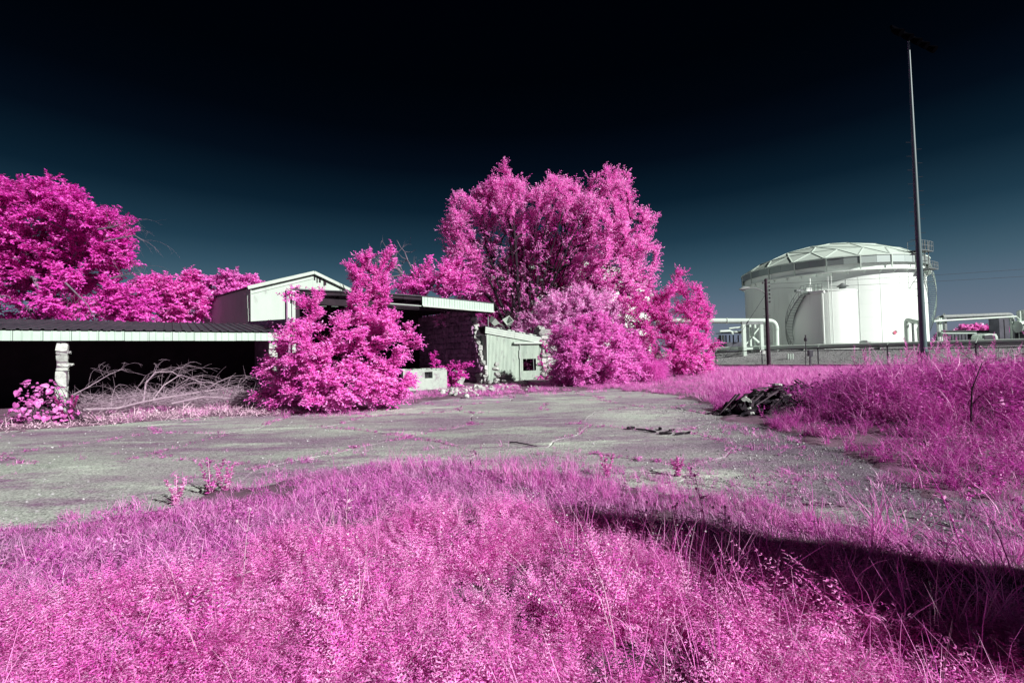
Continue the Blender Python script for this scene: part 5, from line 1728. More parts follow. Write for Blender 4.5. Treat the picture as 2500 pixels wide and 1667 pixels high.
# stack of stones leaning at the shed corner
q = P(1212, 945, 26.0)
for k, (dx, dz, s_) in enumerate(((0, 0.2, 0.62), (0.1, 0.55, 0.55), (-0.05, 0.88, 0.5), (0.02, 1.15, 0.42), (0.45, 0.18, 0.5), (0.42, 0.48, 0.36), (-0.38, 0.15, 0.42), (0.75, 0.12, 0.4))):
    o = link('rubble_stone', RK[k % 6], M['stone'], None, loc=(q[0] + dx, q[1] - 0.1 * (k > 3), dz), rot=(rs.normal() * 0.3, rs.normal() * 0.3, rs.uniform(0, 6)), scale=(s_, s_ * 0.8, s_ * 0.9))
    props(o, 'pale stone in the small heap against the left corner of the shed', 'stone', 'stones heaped at the shed corner')
for (px_, py_, s_, rt_, lb) in ((1116, 942, (0.75, 0.3, 0.95), (0.25, -0.15, 0.5), 'large pale tilted slab standing in the rubble left of the broken wall'),
                                (1300, 938, (0.95, 0.6, 0.16), (0.1, 0.25, 0.3), 'flat pale slab lying below the shed window')):
    q = G(px_, py_)
    props(link('stone_slab', blockmesh('stone_slab', 900 + px_, 0.25), M['stone'], None, loc=(q[0], q[1], s_[2] * 0.45), rot=rt_, scale=s_), lb, 'stone slab')
for (a, b, lb) in (((998, 972), (1026, 960), 'pale plank lying in the grass right of the big bush'), ((1245, 1082), (1312, 1092), 'thin dark stick lying on the middle of the asphalt'), ((1975, 1236), (2030, 1232), 'pale straight stick on the gravelly asphalt in front of the mound'), ((910, 1194), (1170, 1158), 'long pale twig lying along the near asphalt edge')):
    q0, q1 = G(*a), G(*b)
    c = (q0 + q1) / 2
    thick = 0.10 if 'plank' in lb else 0.014
    mb = MB().bar(q0 + UP * 0.05, q1 + UP * 0.09, 0.14, 0.04) if 'plank' in lb else MB().tube([q0 + UP * 0.02, q0 + (q1 - q0) * 0.3 + UP * 0.035 + BV * 0.05, q0 + (q1 - q0) * 0.7 + UP * 0.03 - BV * 0.04, q1 + UP * 0.02], [thick, thick, thick * 0.8, thick * 0.4], 6)
    props(link('plank' if 'plank' in lb else 'stick', mb.mesh('stick', c), M['deadwood'] if 'dark' not in lb else M['bark'], None, loc=c), lb, 'plank' if 'plank' in lb else 'stick')

def slab_mesh(seed):
    """broken thin sheet with a ragged outline, unit size"""
    r = np.random.default_rng(seed)
    n = 9
    A = [((0.42 + 0.14 * r.random()) * math.cos(a), (0.42 + 0.14 * r.random()) * math.sin(a)) for a in np.arange(n) * 2 * math.pi / n]
    mb = MB().prism([(x, y, -0.5 + r.normal() * 0.12) for x, y in A], (0, 0, 1.0))
    return mb.mesh('broken_slab')
SBM = [slab_mesh(950 + s) for s in range(6)]
hc = G(1895, 1008)
hx = nrm(np.array([0.93, 0.37, 0]))
hy = np.array([-hx[1], hx[0], 0])
heap_h = lambda u, v: max(0.0, 0.74 * (1 - ((u - 0.55) / 2.05) ** 2) * (1 - (v / 0.95) ** 2))
props(link('debris_mound', None if False else (lambda: (lambda n, m: npmesh('debris_mound', np.array([hc + hx * u + hy * v + UP * (heap_h(u, v) * 0.80 - 0.05) for u in np.linspace(-1.55, 2.7, n) for v in np.linspace(-1, 1, m)]), np.array([(i * m + j, (i + 1) * m + j, (i + 1) * m + j + 1, i * m + j + 1) for i in range(n - 1) for j in range(m - 1)])))(24, 14))(), M['slabdark']), 'dark earth and bitumen core of the debris heap', 'debris', kind='stuff')
for k in range(230):
    u, v = rs.uniform(-1.5, 2.6), rs.uniform(-0.95, 0.8)
    h = heap_h(u, v)
    s_ = 0.10 + 0.5 * rs.random() ** 1.5
    gu = (heap_h(u + 0.1, v) - heap_h(u - 0.1, v)) / 0.2
    gv_ = (heap_h(u, v + 0.1) - heap_h(u, v - 0.1)) / 0.2
    nn = Vector(nrm(-hx * gu * 0.8 - hy * gv_ * 0.8 + UP) + rs.normal(size=3) * 0.24)
    e_ = (nn.to_track_quat('Z', 'Y').to_matrix() @ Matrix.Rotation(rs.uniform(0, 6.28), 3, 'Z')).to_euler()
    o = link('broken_slab', SBM[k % 6], M['slabdark'], None, loc=hc + hx * u + hy * v + UP * (h * 0.84 + 0.03), rot=e_, scale=(s_ * 1.4, s_ * 0.6, rs.uniform(0.012, 0.03)))
    props(o, 'black broken bitumen slab in the debris heap beside the grassy mound', 'slab', 'black slabs of the debris heap')
PLM = MB().box((0, 0, 0), (1, 1, 1)).mesh('broken_plank')
for k in range(60):
    u, v = rs.uniform(-1.4, 2.1), rs.uniform(-0.9, 0.5)
    h = heap_h(u, v)
    l = rs.uniform(0.3, 1.2)
    o = link('broken_plank', PLM, M['plankgrey'], None, loc=hc + hx * u + hy * v + UP * (h * 0.86 + 0.06), rot=(rs.normal() * 0.08, rs.normal() * 0.08 + 0.45 * (u - 0.35), math.atan2(hx[1], hx[0]) + rs.normal() * 0.6), scale=(l, rs.uniform(0.02, 0.07), 0.018))
    props(o, 'splintered grey lath lying in the dark debris heap', 'lath', 'laths in the debris heap')
for k, (px_, py_, s_, lb) in enumerate(((1817, 975, 0.30, 'pale angular chip near the left end of the debris heap, topmost of the pale ones'), (1823, 982, 0.36, 'larger pale flat chip on the left flank of the debris heap'), (1828, 1000, 0.26, 'pale chip low on the left flank of the debris heap'),
                                        (1834, 1011, 0.20, 'small pale chip at the foot of the debris heap'), (1779, 1002, 0.18, 'small pale chip at the far left tip of the debris heap'), (1893, 929, 0.34, 'pale flat block on the crest of the debris heap'), (1945, 963, 0.26, 'pale chip among laths in the middle of the debris heap'), (1926, 968, 0.22, 'pale narrow chip right below the heap crest'))):
    best = None
    for u in np.linspace(-1.5, 2.2, 60):
        for v in np.linspace(-0.95, 0.6, 40):
            q = hc + hx * u + hy * v + UP * (heap_h(u, v) * 0.86 + 0.08)
            d = q - np.array([0, 0, CAMH])
            zc = np.dot(d, fw)
            X_, Y_ = 1250 + FPX * np.dot(d, rt) / zc, 833.5 - FPX * np.dot(d, up) / zc
            e = (X_ - px_) ** 2 + (Y_ - py_) ** 2
            if best is None or e < best[0]:
                best = (e, q)
    props(link('pale_chip', slab_mesh(990 + k), M['stone'], None, loc=best[1] + UP * 0.03, rot=(0.5 + rs.normal() * 0.2, rs.normal() * 0.3, rs.uniform(0, 6)), scale=(s_ * 0.75, s_ * 0.4, 0.05)), lb, 'chip')
# lifted flakes of asphalt
for k, (px_, py_) in enumerate(((1540, 1048), (1565, 1052), (1590, 1056), (1612, 1050), (1640, 1053), (1660, 1062), (1625, 1061), (1680, 1060))):
    q = G(px_, py_)
    o = link('asphalt_flake', SBM[k % 6], M['slabdark'], None, loc=(q[0], q[1], 0.035), rot=(rs.normal() * 0.1, rs.normal() * 0.1, rs.uniform(0, 6)), scale=(rs.uniform(0.15, 0.4), rs.uniform(0.05, 0.12), 0.03))
    props(o, 'dark lifted flake of asphalt lying on the middle of the lot', 'asphalt flake', 'lifted asphalt flakes')

# ------------------------------------------------------------------ dead brush under the carport front
def dead_branch(pts, r0, label, grp, twigs, seed, tl=1.0, upb=0.5, mat='deadwood'):
    r = np.random.default_rng(seed)
    pts = [np.array(p, float) for p in pts]
    o = thing('dead_branch', label, 'branch', tuple(pts[0]), grp)
    MB().tube(pts, np.linspace(r0, r0 * 0.3, len(pts)), 7).build('stem', M[mat], o, True)
    for k in range(twigs):
        t = r.uniform(0.12, 1.0) * (len(pts) - 1)
        i = min(int(t), len(pts) - 2)
        p = pts[i] + (pts[i + 1] - pts[i]) * (t - i)
        ax = nrm(pts[i + 1] - pts[i])
        d = nrm(ax * r.uniform(0.3, 1.0) + r.normal(size=3) * np.array([0.5, 0.4, 0.3]) + UP * upb * r.uniform(-0.1, 1.0))
        l = tl * r.uniform(0.4, 1.3)
        end = p + d * l + ax * l * 0.4 - UP * l * 0.25
        path = arc(p, p + d * l * 0.9 + UP * l * 0.38, end + np.array([0.25 * l, 0, -0.1 * l]), 6)
        path = [q_ if q_[2] > 0.03 else np.array([q_[0], q_[1], 0.03]) for q_ in path]
        mb = MB().tube(path, np.linspace(r0 * 0.15, 0.002, 6), 4, False)
        for _ in range(3):
            j = r.integers(1, 5)
            d2 = nrm(path[j] - path[j - 1] + r.normal(size=3) * 0.45)
            mb.tube([path[j], path[j] + d2 * l * 0.25, path[j] + d2 * l * 0.42 - UP * 0.04], [r0 * 0.09, 0.003, 0.0015], 3, False)
        mb.build('twig', M[mat], o)
    return o
Yb = 15.2
bp = lambda px_, py_, Y=Yb: P(px_, py_, Y)
dead_branch([bp(205, 1000, 14.6), bp(290, 996, 14.8), bp(345, 982, 15), bp(420, 968, 15.3), bp(520, 952, 15.8), bp(590, 945, 16.2)], 0.045, 'longest pale dead branch lying in front of the black carport opening', 'dead branches in the brush pile', 34, 1, 1.1)
dead_branch([bp(270, 975, 15), bp(335, 968, 15), bp(262, 998, 14.8)], 0.035, 'forked pale dead branch at the left of the brush pile', 'dead branches in the brush pile', 14, 2, 0.8)
dead_branch([bp(350, 985, 15.2), bp(356, 935, 15.4), bp(380, 908, 15.6), bp(420, 907, 15.8), bp(450, 925, 15.9)], 0.028, 'dead branch arching highest over the middle of the brush pile', 'dead branches in the brush pile', 10, 3, 0.6, 0.2)
dead_branch([bp(370, 980, 15.2), bp(400, 940, 15.4), bp(440, 915, 15.7), bp(500, 935, 16)], 0.026, 'second arching dead branch just right of the highest arch', 'dead branches in the brush pile', 12, 4, 0.7, 0.2)
dead_branch([bp(420, 985, 15.2), bp(500, 968, 15.5), bp(560, 972, 15.8), bp(630, 965, 16)], 0.035, 'low dead branch at the right end of the brush pile', 'dead branches in the brush pile', 22, 5, 1.0)
dead_branch([bp(175, 965, 15), bp(215, 945, 15.3), bp(265, 915, 15.6), bp(300, 900, 15.8)], 0.016, 'thin dead stem slanting up right of the stone pillar', 'dead branches in the brush pile', 9, 6, 0.7, 0.5)
V_, F_ = [], []
tw = MB()
for k in range(1500):
    t = rs.random()
    px_ = 170 + 470 * t
    base = G(px_, 1002 - 14 * t + rs.uniform(-26, 8))
    d = nrm(np.array([rs.normal(), rs.normal() * 0.5, abs(rs.normal()) * 0.35]))
    l = rs.uniform(0.3, 1.0)
    p0 = base + UP * rs.uniform(0.02, 0.45 * (1 - 0.3 * t))
    tw.tube([p0, p0 + d * l * 0.5 + UP * 0.05, p0 + d * l - UP * 0.1 * rs.random()], [0.005, 0.004, 0.0015], 3, False)
props(link('dry_twigs', tw.mesh('dry_twigs', recalc=False), M['deadwood']), 'tangle of thin dry twigs filling the brush pile under the carport', 'twigs', kind='stuff')
dl = [(blades(9, 0.10, 0.10, 0.02, 2.2, 880 + s, 2), M['straw']) for s in range(3)]
x, y = sample(3500, -17, -7, 11, 17.5)
far = np.interp(x, LOT[28:, 0][::-1], LOT[28:, 1][::-1])
keep = (y > far - 0.25) & (y < far + 2.4) & (rng.random(len(x)) < 0.8)
x, y = x[keep], y[keep]
instancer('dry_litter', on_ground(x, y), rots(len(x), 0.4), rng.uniform(0.6, 1.5, len(x)), dl, 'pale dry grass litter under the brush pile', 'litter')

# ------------------------------------------------------------------ trees and bushes
def ell(Y, rows):
    """crown lobes: centre px, py and half widths in px at depth Y (+dy) -> world ellipsoids"""
    out = []
    for row in rows:
        px_, py_, rx, ry = row[:4]
        dy = row[4] if len(row) > 4 else 0
        c = P(px_, py_, Y + dy)
        k = (Y + dy) / FPX
        out.append((c, np.array([rx * k, min(rx, ry * 1.2) * k * 0.9, ry * k])))
    return out

def in_lobes(lobes, n, r, shell=0.0):
    vol = np.array([np.prod(l[1]) ** 0.55 for l in lobes])
    pick = r.choice(len(lobes), n, p=vol / vol.sum())
    d = unit(r.normal(size=(n, 3)))
    rad = (shell + (1 - shell) * r.random(n)) ** (1 / 2.2)
    C = np.array([l[0] for l in lobes])[pick]
    S = np.array([l[1] for l in lobes])[pick]
    return C + d * S * rad[:, None]

def grow_tree(name, label, cat, base, lobes, n_tip, n_leaf, leaf_l, leaf_w, mat, seed, stems=1, trunk_r=0.25, fork=0.25, spray=0.6, shell=0.25, seg=0.5, bark='bark', group=None,
              droop=0.15, up_pen=1.6, up_dir=0.35, stem_targets=None, tip_r=0.008, upright=0.0, sides=5, ball=0.45, rexp=0.42, drop=None, sunward=0.6):
    r = np.random.default_rng(seed)
    base = np.array(base, float)
    att = in_lobes(lobes, n_tip, r, shell)
    att = att[att[:, 2] > 0.15]
    nodes, par = [], []
    chains = []
    def add(path, parent):
        ids = [parent] if parent >= 0 else []
        for p in path:
            nodes.append(np.array(p))
            par.append(ids[-1] if ids else -1)
            ids.append(len(nodes) - 1)
        chains.append(ids)
        return ids
    cen = sum(l[0] for l in lobes) / len(lobes)
    height = max(l[0][2] + l[1][2] for l in lobes) - base[2]
    if stem_targets is None:
        top = base + (cen - base) * np.array([0.5, 0.5, 0]) + UP * height * fork
        if stems == 1:
            add(arc(base - UP * 0.1, base + UP * height * fork * 0.6, top, 5), -1)
            k0 = len(nodes) - 1
            for k in range(5):
                t = att[r.integers(0, len(att))]
                add(arc(nodes[k0], nodes[k0] + (t - nodes[k0]) * 0.4 + UP * 0.5, t, 6)[1:], k0)
        else:
            for k in range(stems):
                t = att[r.integers(0, len(att))]
                b = base + np.array([r.normal() * 0.15, r.normal() * 0.15, -0.1])
                add(arc(b, b + (t - b) * np.array([0.25, 0.25, 0.55]), t, 7), -1)
    else:
        for t in stem_targets:
            b = base + np.array([r.normal() * 0.12, r.normal() * 0.12, -0.1])
            add(arc(b, b + (t - b) * np.array([0.28, 0.28, 0.52]), t, 10), -1)
    order = np.argsort(np.linalg.norm(att - base, axis=1))
    for a in att[order]:
        N_ = np.array(nodes)
        dv = a - N_
        dist = np.linalg.norm(dv, axis=1)
        cost = dist + up_pen * np.clip(N_[:, 2] - a[2] + up_dir * np.hypot(dv[:, 0], dv[:, 1]), 0, None)
        k = int(np.argmin(cost))
        p0 = N_[k]
        d = dist[k]
        if d < 0.12:
            continue
        pd = nrm(p0 - N_[par[k]]) if par[k] >= 0 else UP
        ctrl = p0 + pd * d * 0.45 + (a - p0) * 0.15
        m = max(2, int(d / seg) + 1)
        add(arc(p0, ctrl, a + UP * upright * d, m + 1)[1:], k)
    N_ = np.array(nodes)
    cnt = np.zeros(len(nodes))
    tips = [c[-1] for c in chains]
    for t in tips:
        cnt[t] += 1
    for i in range(len(nodes) - 1, -1, -1):
        if par[i] >= 0:
            cnt[par[i]] += cnt[i]
    roots = [i for i in range(len(nodes)) if par[i] < 0]
    rad = tip_r * np.maximum(cnt, 1) ** rexp
    rad *= min(1.0, trunk_r / rad[roots].max()) if rad[roots].max() > trunk_r else 1.0
    t = thing(name, label, cat, tuple(base), group)
    trunk, limbs = MB(), MB()
    big_c = [c for c in chains if cnt[c[min(1, len(c) - 1)]] >= 0.05 * len(tips)]
    for c in chains:
        if len(c) < 2:
            continue
        rr_ = rad[c].copy()
        if par[c[0]] >= -1 and len(c) > 1:
            rr_[0] = min(rr_[0], rr_[1] * 1.25)
        (trunk if c in big_c else limbs).tube([N_[i] for i in c], rr_, sides if c not in big_c else 8, False)
    if trunk.f:
        trunk.build('trunk', M[bark], t, True)
    if limbs.f:
        props(limbs.build('limbs', M[bark], t, True), kind='stuff')
    # leaf sprays along the outer part of every chain
    src, axd = [], []
    for c in chains:
        if cnt[c[min(1, len(c) - 1)]] > 14 and len(c) > 4:
            cc = c[int(len(c) * 0.6):]
        else:
            cc = c
        for i in range(1, len(cc)):
            src.append((N_[cc[i - 1]], N_[cc[i]]))
    S0_ = np.array([s[0] for s in src])
    S1_ = np.array([s[1] for s in src])
    ln = np.linalg.norm(S1_ - S0_, axis=1)
    per = 14
    ns = max(1, n_leaf // per)
    pick = r.choice(len(src), ns, p=ln / ln.sum())
    f = r.random(ns)[:, None]
    o0 = S0_[pick] * (1 - f) + S1_[pick] * f
    ax = unit(S1_[pick] - S0_[pick])
    outw = unit(o0 - (cen + np.array([0, 0, -0.25 * height])))
    ax = unit(ax * 0.6 + outw * 0.55 + r.normal(size=(ns, 3)) * ball + np.array([0, 0, 0.10]))
    if drop is not None:
        ok = ~(drop(o0 - base) & (r.random(ns) < 0.93))
        o0, ax, outw = o0[ok], ax[ok], outw[ok]
        ns = len(o0)
    l = spray * r.uniform(0.5, 1.25, ns)
    tt_ = np.tile((np.arange(per) + 0.5) / per, ns)
    o0 = np.repeat(o0, per, 0)
    axr = np.repeat(ax, per, 0)
    lr = np.repeat(l, per)
    n = len(o0)
    p = o0 + axr * (tt_ * lr)[:, None] - np.array([0, 0, 1.0]) * (droop * lr * tt_ ** 2)[:, None] + r.normal(size=(n, 3)) * 0.03 * spray
    sidev = unit(np.cross(axr, np.array([0, 0, 1.0]) + r.normal(size=(n, 3)) * 0.15))
    sgn = np.where(np.arange(n) % 2 == 0, 1.0, -1.0)[:, None]
    d = unit(axr * 0.65 + sidev * sgn * 0.8 + r.normal(size=(n, 3)) * 0.32 - np.array([0, 0, 0.12]))
    nv = unit(np.array([0, 0, 0.45]) + r.normal(size=(n, 3)) * 0.42 + np.repeat(outw, per, 0) * 0.45 + np.array(sd) * sunward)   # leaves turn towards the light
    L_ = leaf_l * r.uniform(0.65, 1.25, n)
    keep = p[:, 2] > 0.06
    V, Fq = leafquads(p[keep], d[keep], nv[keep], L_[keep], leaf_w * r.uniform(0.75, 1.25, n)[keep])
    var = np.clip(np.repeat(r.random(ns), per) * 0.55 + 0.45 * r.random(n), 0, 1)[keep]
    link('crown', npmesh('crown', V - base, Fq, var=var), M[mat], t)
    return t

# tall vase shaped tree in the middle
YC = 34.0
cb0 = P(1286, 900, YC); cb0[2] = 0
lob = ell(YC, [(1195, 560, 98, 92), (1243, 468, 42, 68, -0.5), (1215, 520, 70, 70, 1.5), (1345, 505, 72, 80, 1), (1372, 480, 45, 55, -1), (1480, 490, 62, 72), (1510, 450, 38, 34, 1), (1530, 580, 62, 70, -0.5),
               (1440, 570, 90, 80, -1.5), (1500, 665, 88, 58, -1), (1340, 600, 110, 70, 2.5), (1150, 640, 62, 55, 0.5), (1190, 690, 80, 42, 1), (1130, 520, 40, 50), (1445, 700, 80, 40, 0), (1290, 540, 60, 75, 1), (1415, 545, 70, 80, 1.5), (1260, 610, 100, 80, 3.5), (1330, 690, 130, 70, 4), (1450, 740, 100, 45, 2.5), (1400, 640, 100, 60, 3), (1120, 590, 50, 60, 0.5), (1560, 640, 40, 60), (1540, 700, 55, 36, -0.5), (1575, 560, 26, 40), (1110, 560, 30, 60), (1200, 640, 90, 70, 4.5), (1300, 640, 100, 90, 5), (1400, 690, 110, 70, 5), (1290, 740, 110, 45, 5), (1480, 560, 80, 90, 3), (1220, 480, 60, 50, 1)])
stg = [P(px_, py_, YC + dy) for px_, py_, dy in ((1120, 560, 0), (1165, 500, -2), (1205, 520, 2), (1245, 430, 0), (1300, 520, 3), (1355, 440, 0), (1340, 540, -3), (1420, 480, 2), (1460, 520, -2), (1500, 440, 0), (1545, 560, 1), (1560, 640, -1), (1130, 640, 1), (1280, 560, -2.5), (1400, 560, -3), (1180, 600, -3), (1225, 480, -1.5), (1275, 470, -2.5), (1320, 470, -2.5), (1385, 490, -2), (1440, 500, -3), (1480, 560, -2.5), (1150, 570, -2.5), (1215, 560, -3.5), (1340, 520, -4))]
grow_tree('vase_tree', 'tall vase shaped pink tree fanning out from many dark stems behind the shed', 'tree', cb0, lob, 1400, 300000, 0.155, 0.075, 'leaf', 101, sunward=0.9, stem_targets=stg, trunk_r=0.24, spray=0.8, shell=0.25, seg=0.9, tip_r=0.017, up_pen=2.0, up_dir=0.6, ball=0.45, droop=0.1, drop=lambda q: (q[:, 2] < 11.6) & (np.abs(q[:, 0] - 0.4) < 0.9 + 0.31 * q[:, 2]) & (q[:, 1] < 3.2))

# large tree at the left edge and its neighbours
YL = 32.0
lb0 = P(110, 900, YL); lb0[2] = 0
lob = ell(YL, [(60, 560, 130, 100), (140, 500, 70, 52, -1), (30, 480, 60, 40), (215, 530, 78, 48, -1), (285, 525, 26, 24), (120, 640, 140, 80, 1), (250, 625, 70, 42), (-80, 600, 120, 140), (60, 720, 160, 70, 1.5), (200, 720, 110, 55, -0.5), (310, 740, 60, 45), (180, 590, 90, 60, 1), (240, 575, 60, 45), (110, 560, 120, 100, 2.5), (20, 650, 100, 80), (150, 470, 50, 34)])
grow_tree('round_tree', 'big full pink tree rising behind the left end of the carport', 'tree', lb0, lob, 620, 110000, 0.22, 0.13, 'leaf', 102, trunk_r=0.4, spray=0.85, shell=0.45, seg=0.8, bark='graywood', tip_r=0.02, ball=0.6)
b_ = P(395, 900, 37); b_[2] = 0
grow_tree('round_tree', 'lower pink tree between the big left tree and the white barn', 'tree', b_, ell(37, [(360, 720, 60, 40), (420, 715, 50, 42), (455, 740, 50, 40), (400, 765, 90, 35, 1), (330, 760, 60, 35), (472, 700, 22, 30)]), 200, 32000, 0.24, 0.14, 'leaf', 103, trunk_r=0.25, spray=0.8, shell=0.4, tip_r=0.018, bark='graywood', ball=0.6)
b_ = P(560, 900, 52); b_[2] = 0
grow_tree('round_tree', 'pale pink tree top showing above the shaded side of the barn', 'tree', b_, ell(52, [(590, 700, 34, 30), (560, 690, 30, 24), (530, 705, 30, 26), (500, 715, 30, 28), (560, 740, 80, 45), (608, 695, 20, 16)]), 130, 18000, 0.32, 0.19, 'leaf_pale', 104, trunk_r=0.3, spray=1.0, shell=0.4, tip_r=0.02, ball=0.6)
# bare twigs sticking out of the big left tree
for (pts, lb, sd_) in (([(255, 590), (290, 582), (330, 575), (352, 590)], 'bare grey branch reaching right out of the big left tree, middle one', 1), ([(240, 560), (275, 555), (300, 545)], 'bare grey branch of the big left tree, uppermost one', 2), ([(270, 680), (310, 670), (345, 665)], 'bare grey branch of the big left tree, lowest one', 3), ([(160, 690), (190, 720), (215, 745), (230, 775)], 'bare grey branch hanging inside the lower crown of the big left tree', 4)):
    dead_branch([P(a, b, YL - 2.2) for a, b in pts], 0.06, lb, 'bare branches in the left tree', 12, 20 + sd_, 1.3, 0.25, 'graywood')

# bush in front of the open building
YF = 15.3
fb = G(805, 1003); fb[2] = 0
lob = ell(YF, [(800, 905, 104, 72), (885, 750, 32, 58), (905, 660, 14, 48), (948, 650, 12, 40, 0.1), (862, 690, 16, 42), (885, 635, 8, 22), (925, 720, 24, 50), (925, 690, 22, 35), (752, 790, 30, 62, 0.1), (775, 750, 16, 38), (710, 900, 62, 36, -0.5), (655, 922, 46, 18, -0.5), (930, 840, 62, 72, -0.3), (990, 830, 24, 34), (860, 828, 60, 60, -0.6), (820, 940, 130, 50, -0.9), (930, 930, 70, 45, -0.5), (700, 960, 70, 28, -0.3), (760, 850, 70, 60, -0.8)])
grow_tree('leafy_bush', 'large bright pink leafy bush growing in front of the open ruined building', 'bush', fb, lob, 380, 78000, 0.10, 0.043, 'leaf', 105, sunward=0.9, stems=9, trunk_r=0.07, spray=0.46, shell=0.5, seg=0.35, tip_r=0.006, up_pen=1.0, up_dir=0.2, ball=0.28, droop=0.25)
# pale bush right of the shed
YB2 = 24.0
b_ = P(1440, 942, YB2); b_[2] = 0
grow_tree('leafy_bush', 'pale pink feathery bush hiding the right end of the shed', 'bush', b_, ell(YB2, [(1455, 850, 90, 70), (1412, 830, 60, 50), (1490, 830, 60, 45), (1530, 880, 45, 50), (1392, 870, 40, 58), (1450, 905, 105, 38, -0.8), (1540, 910, 32, 30), (1372, 905, 28, 26), (1440, 800, 50, 35), (1450, 870, 90, 55, -1.0)]), 420, 84000, 0.115, 0.05, 'leaf_pale', 106, sunward=1.1, stems=7, trunk_r=0.07, spray=0.6, shell=0.4, seg=0.5, tip_r=0.008, ball=0.5, droop=0.3)
b_ = P(1415, 925, 31); b_[2] = 0
grow_tree('leafy_bush', 'pink bush rising behind the pale feathery bush below the vase tree', 'bush', b_, ell(31, [(1400, 760, 60, 50), (1440, 740, 40, 35), (1360, 760, 50, 45), (1460, 790, 50, 40), (1330, 790, 40, 40), (1420, 720, 30, 22), (1390, 810, 90, 50), (1500, 790, 40, 45), (1520, 830, 50, 40), (1480, 745, 30, 30), (1300, 800, 40, 30)]), 260, 46000, 0.15, 0.065, 'leaf_pale', 107, stems=5, trunk_r=0.10, spray=0.7, shell=0.4, tip_r=0.010, ball=0.5)
# conical tree
YK = 30.5
b_ = P(1650, 922, YK); b_[2] = 0
grow_tree('conical_tree', 'dense magenta conical tree at the right end of the tree group', 'tree', b_, ell(YK, [(1665, 690, 28, 48), (1660, 740, 62, 50), (1640, 800, 85, 55), (1700, 770, 36, 40), (1585, 740, 28, 30), (1570, 770, 52, 42), (1600, 860, 95, 60), (1690, 860, 62, 50), (1660, 900, 85, 30, -0.8), (1725, 795, 22, 12), (1640, 850, 90, 60, -1.0), (1720, 905, 26, 20), (1545, 740, 34, 26)]), 380, 70000, 0.125, 0.065, 'leaf_deep', 108, stems=3, trunk_r=0.14, spray=0.6, shell=0.4, seg=0.6, tip_r=0.009, ball=0.6, droop=0.1)
# dim shrub tree left of the vase tree, above the canopy
b_ = P(1090, 900, 37); b_[2] = 0
grow_tree('shrub_tree', 'loose deep pink tree showing above the canopy roof left of the vase tree', 'tree', b_, ell(32, [(1070, 690, 55, 34), (1030, 690, 34, 30), (1055, 660, 14, 24), (1110, 680, 45, 36), (1160, 720, 60, 40, 6), (1000, 705, 30, 20), (1210, 740, 50, 45, 7), (1150, 760, 90, 40, 6)]), 220, 30000, 0.19, 0.09, 'leaf', 109, stems=5, trunk_r=0.14, spray=0.9, shell=0.3, tip_r=0.014)
b_ = P(1300, 900, 41); b_[2] = 0
grow_tree('shrub_tree', 'dim deep pink tree standing directly behind the stems of the vase tree', 'tree', b_, ell(41, [(1230, 700, 80, 60), (1300, 670, 95, 80), (1385, 700, 80, 70), (1300, 760, 130, 50), (1190, 740, 60, 45), (1330, 600, 90, 60)]), 220, 36000, 0.22, 0.11, 'leaf_deep', 151, trunk_r=0.2, spray=0.9, shell=0.3, tip_r=0.014)
# dead tree
db = P(1022, 745, 36)
dt = dead_branch([db, P(1005, 690, 36), P(985, 672, 36), P(965, 650, 36), P(955, 625, 36)], 0.20, 'leafless grey dead limb standing above the canopy roof right of the bush', None, 14, 31, 1.5, 0.5, 'graywood')
for (pts, r0, sd_) in (([(985, 672), (960, 676), (935, 672), (920, 660)], 0.10, 32), ([(1003, 688), (1008, 660), (995, 635), (988, 615)], 0.10, 33), ([(968, 655), (945, 640), (925, 638), (905, 630)], 0.07, 34)):
    q_ = [P(a, b, 36) for a, b in pts]
    MB().tube(q_, np.linspace(r0, r0 * 0.35, 4), 7).build('limb', M['graywood'], dt, True)
    r = np.random.default_rng(sd_)
    for k in range(9):
        i = r.integers(1, 4)
        d = nrm(q_[i] - q_[i - 1] + r.normal(size=3) * np.array([0.7, 0.3, 0.7]))
        MB().tube([q_[i], q_[i] + d * 0.5, q_[i] + d * 0.9 + UP * 0.25], [r0 * 0.35, 0.025, 0.01], 4, False).build('twig', M['graywood'], dt)
dead_branch([P(1112, 660, 35), P(1103, 645, 35), P(1098, 628, 35), P(1090, 612, 35), P(1085, 606, 35)], 0.11, 'bare dead limb poking out at the left edge of the vase tree', None, 8, 41, 0.9, 0.4, 'graywood')

# fluffy grass clump between the bushes
q = G(1590, 936)
cl = thing('pampas_clump', 'drooping fluffy grass clump between the pale bush and the conical tree', 'grass clump', (q[0], q[1], 0))
r = np.random.default_rng(55)
n = 5200
a = r.uniform(0, 6.28, n)
hh = r.uniform(0.3, 1.25, n)
p = np.stack([q[0] + np.cos(a) * r.random(n) * 0.75 + r.normal(size=n) * 0.1, q[1] + np.sin(a) * r.random(n) * 0.6, hh * (1 - 0.1 * r.random(n))], 1)
d = unit(np.stack([np.cos(a) * 0.5, np.sin(a) * 0.5, r.uniform(-0.9, 0.3, n)], 1))
V, Fq = leafquads(p, d, unit(r.normal(size=(n, 3))), r.uniform(0.2, 0.42, n), np.full(n, 0.02), droop=0.3)
link('plume', npmesh('plume', V - np.array([q[0], q[1], 0]), Fq, var=r.random(n)), M['leaf_pale'], cl)
tfm = blades(120, 1.0, 0.35, 0.02, 0.7, 56, 4)
link('grass_blades', tfm, M['fieldgrass'], cl, loc=(q[0], q[1], 0))
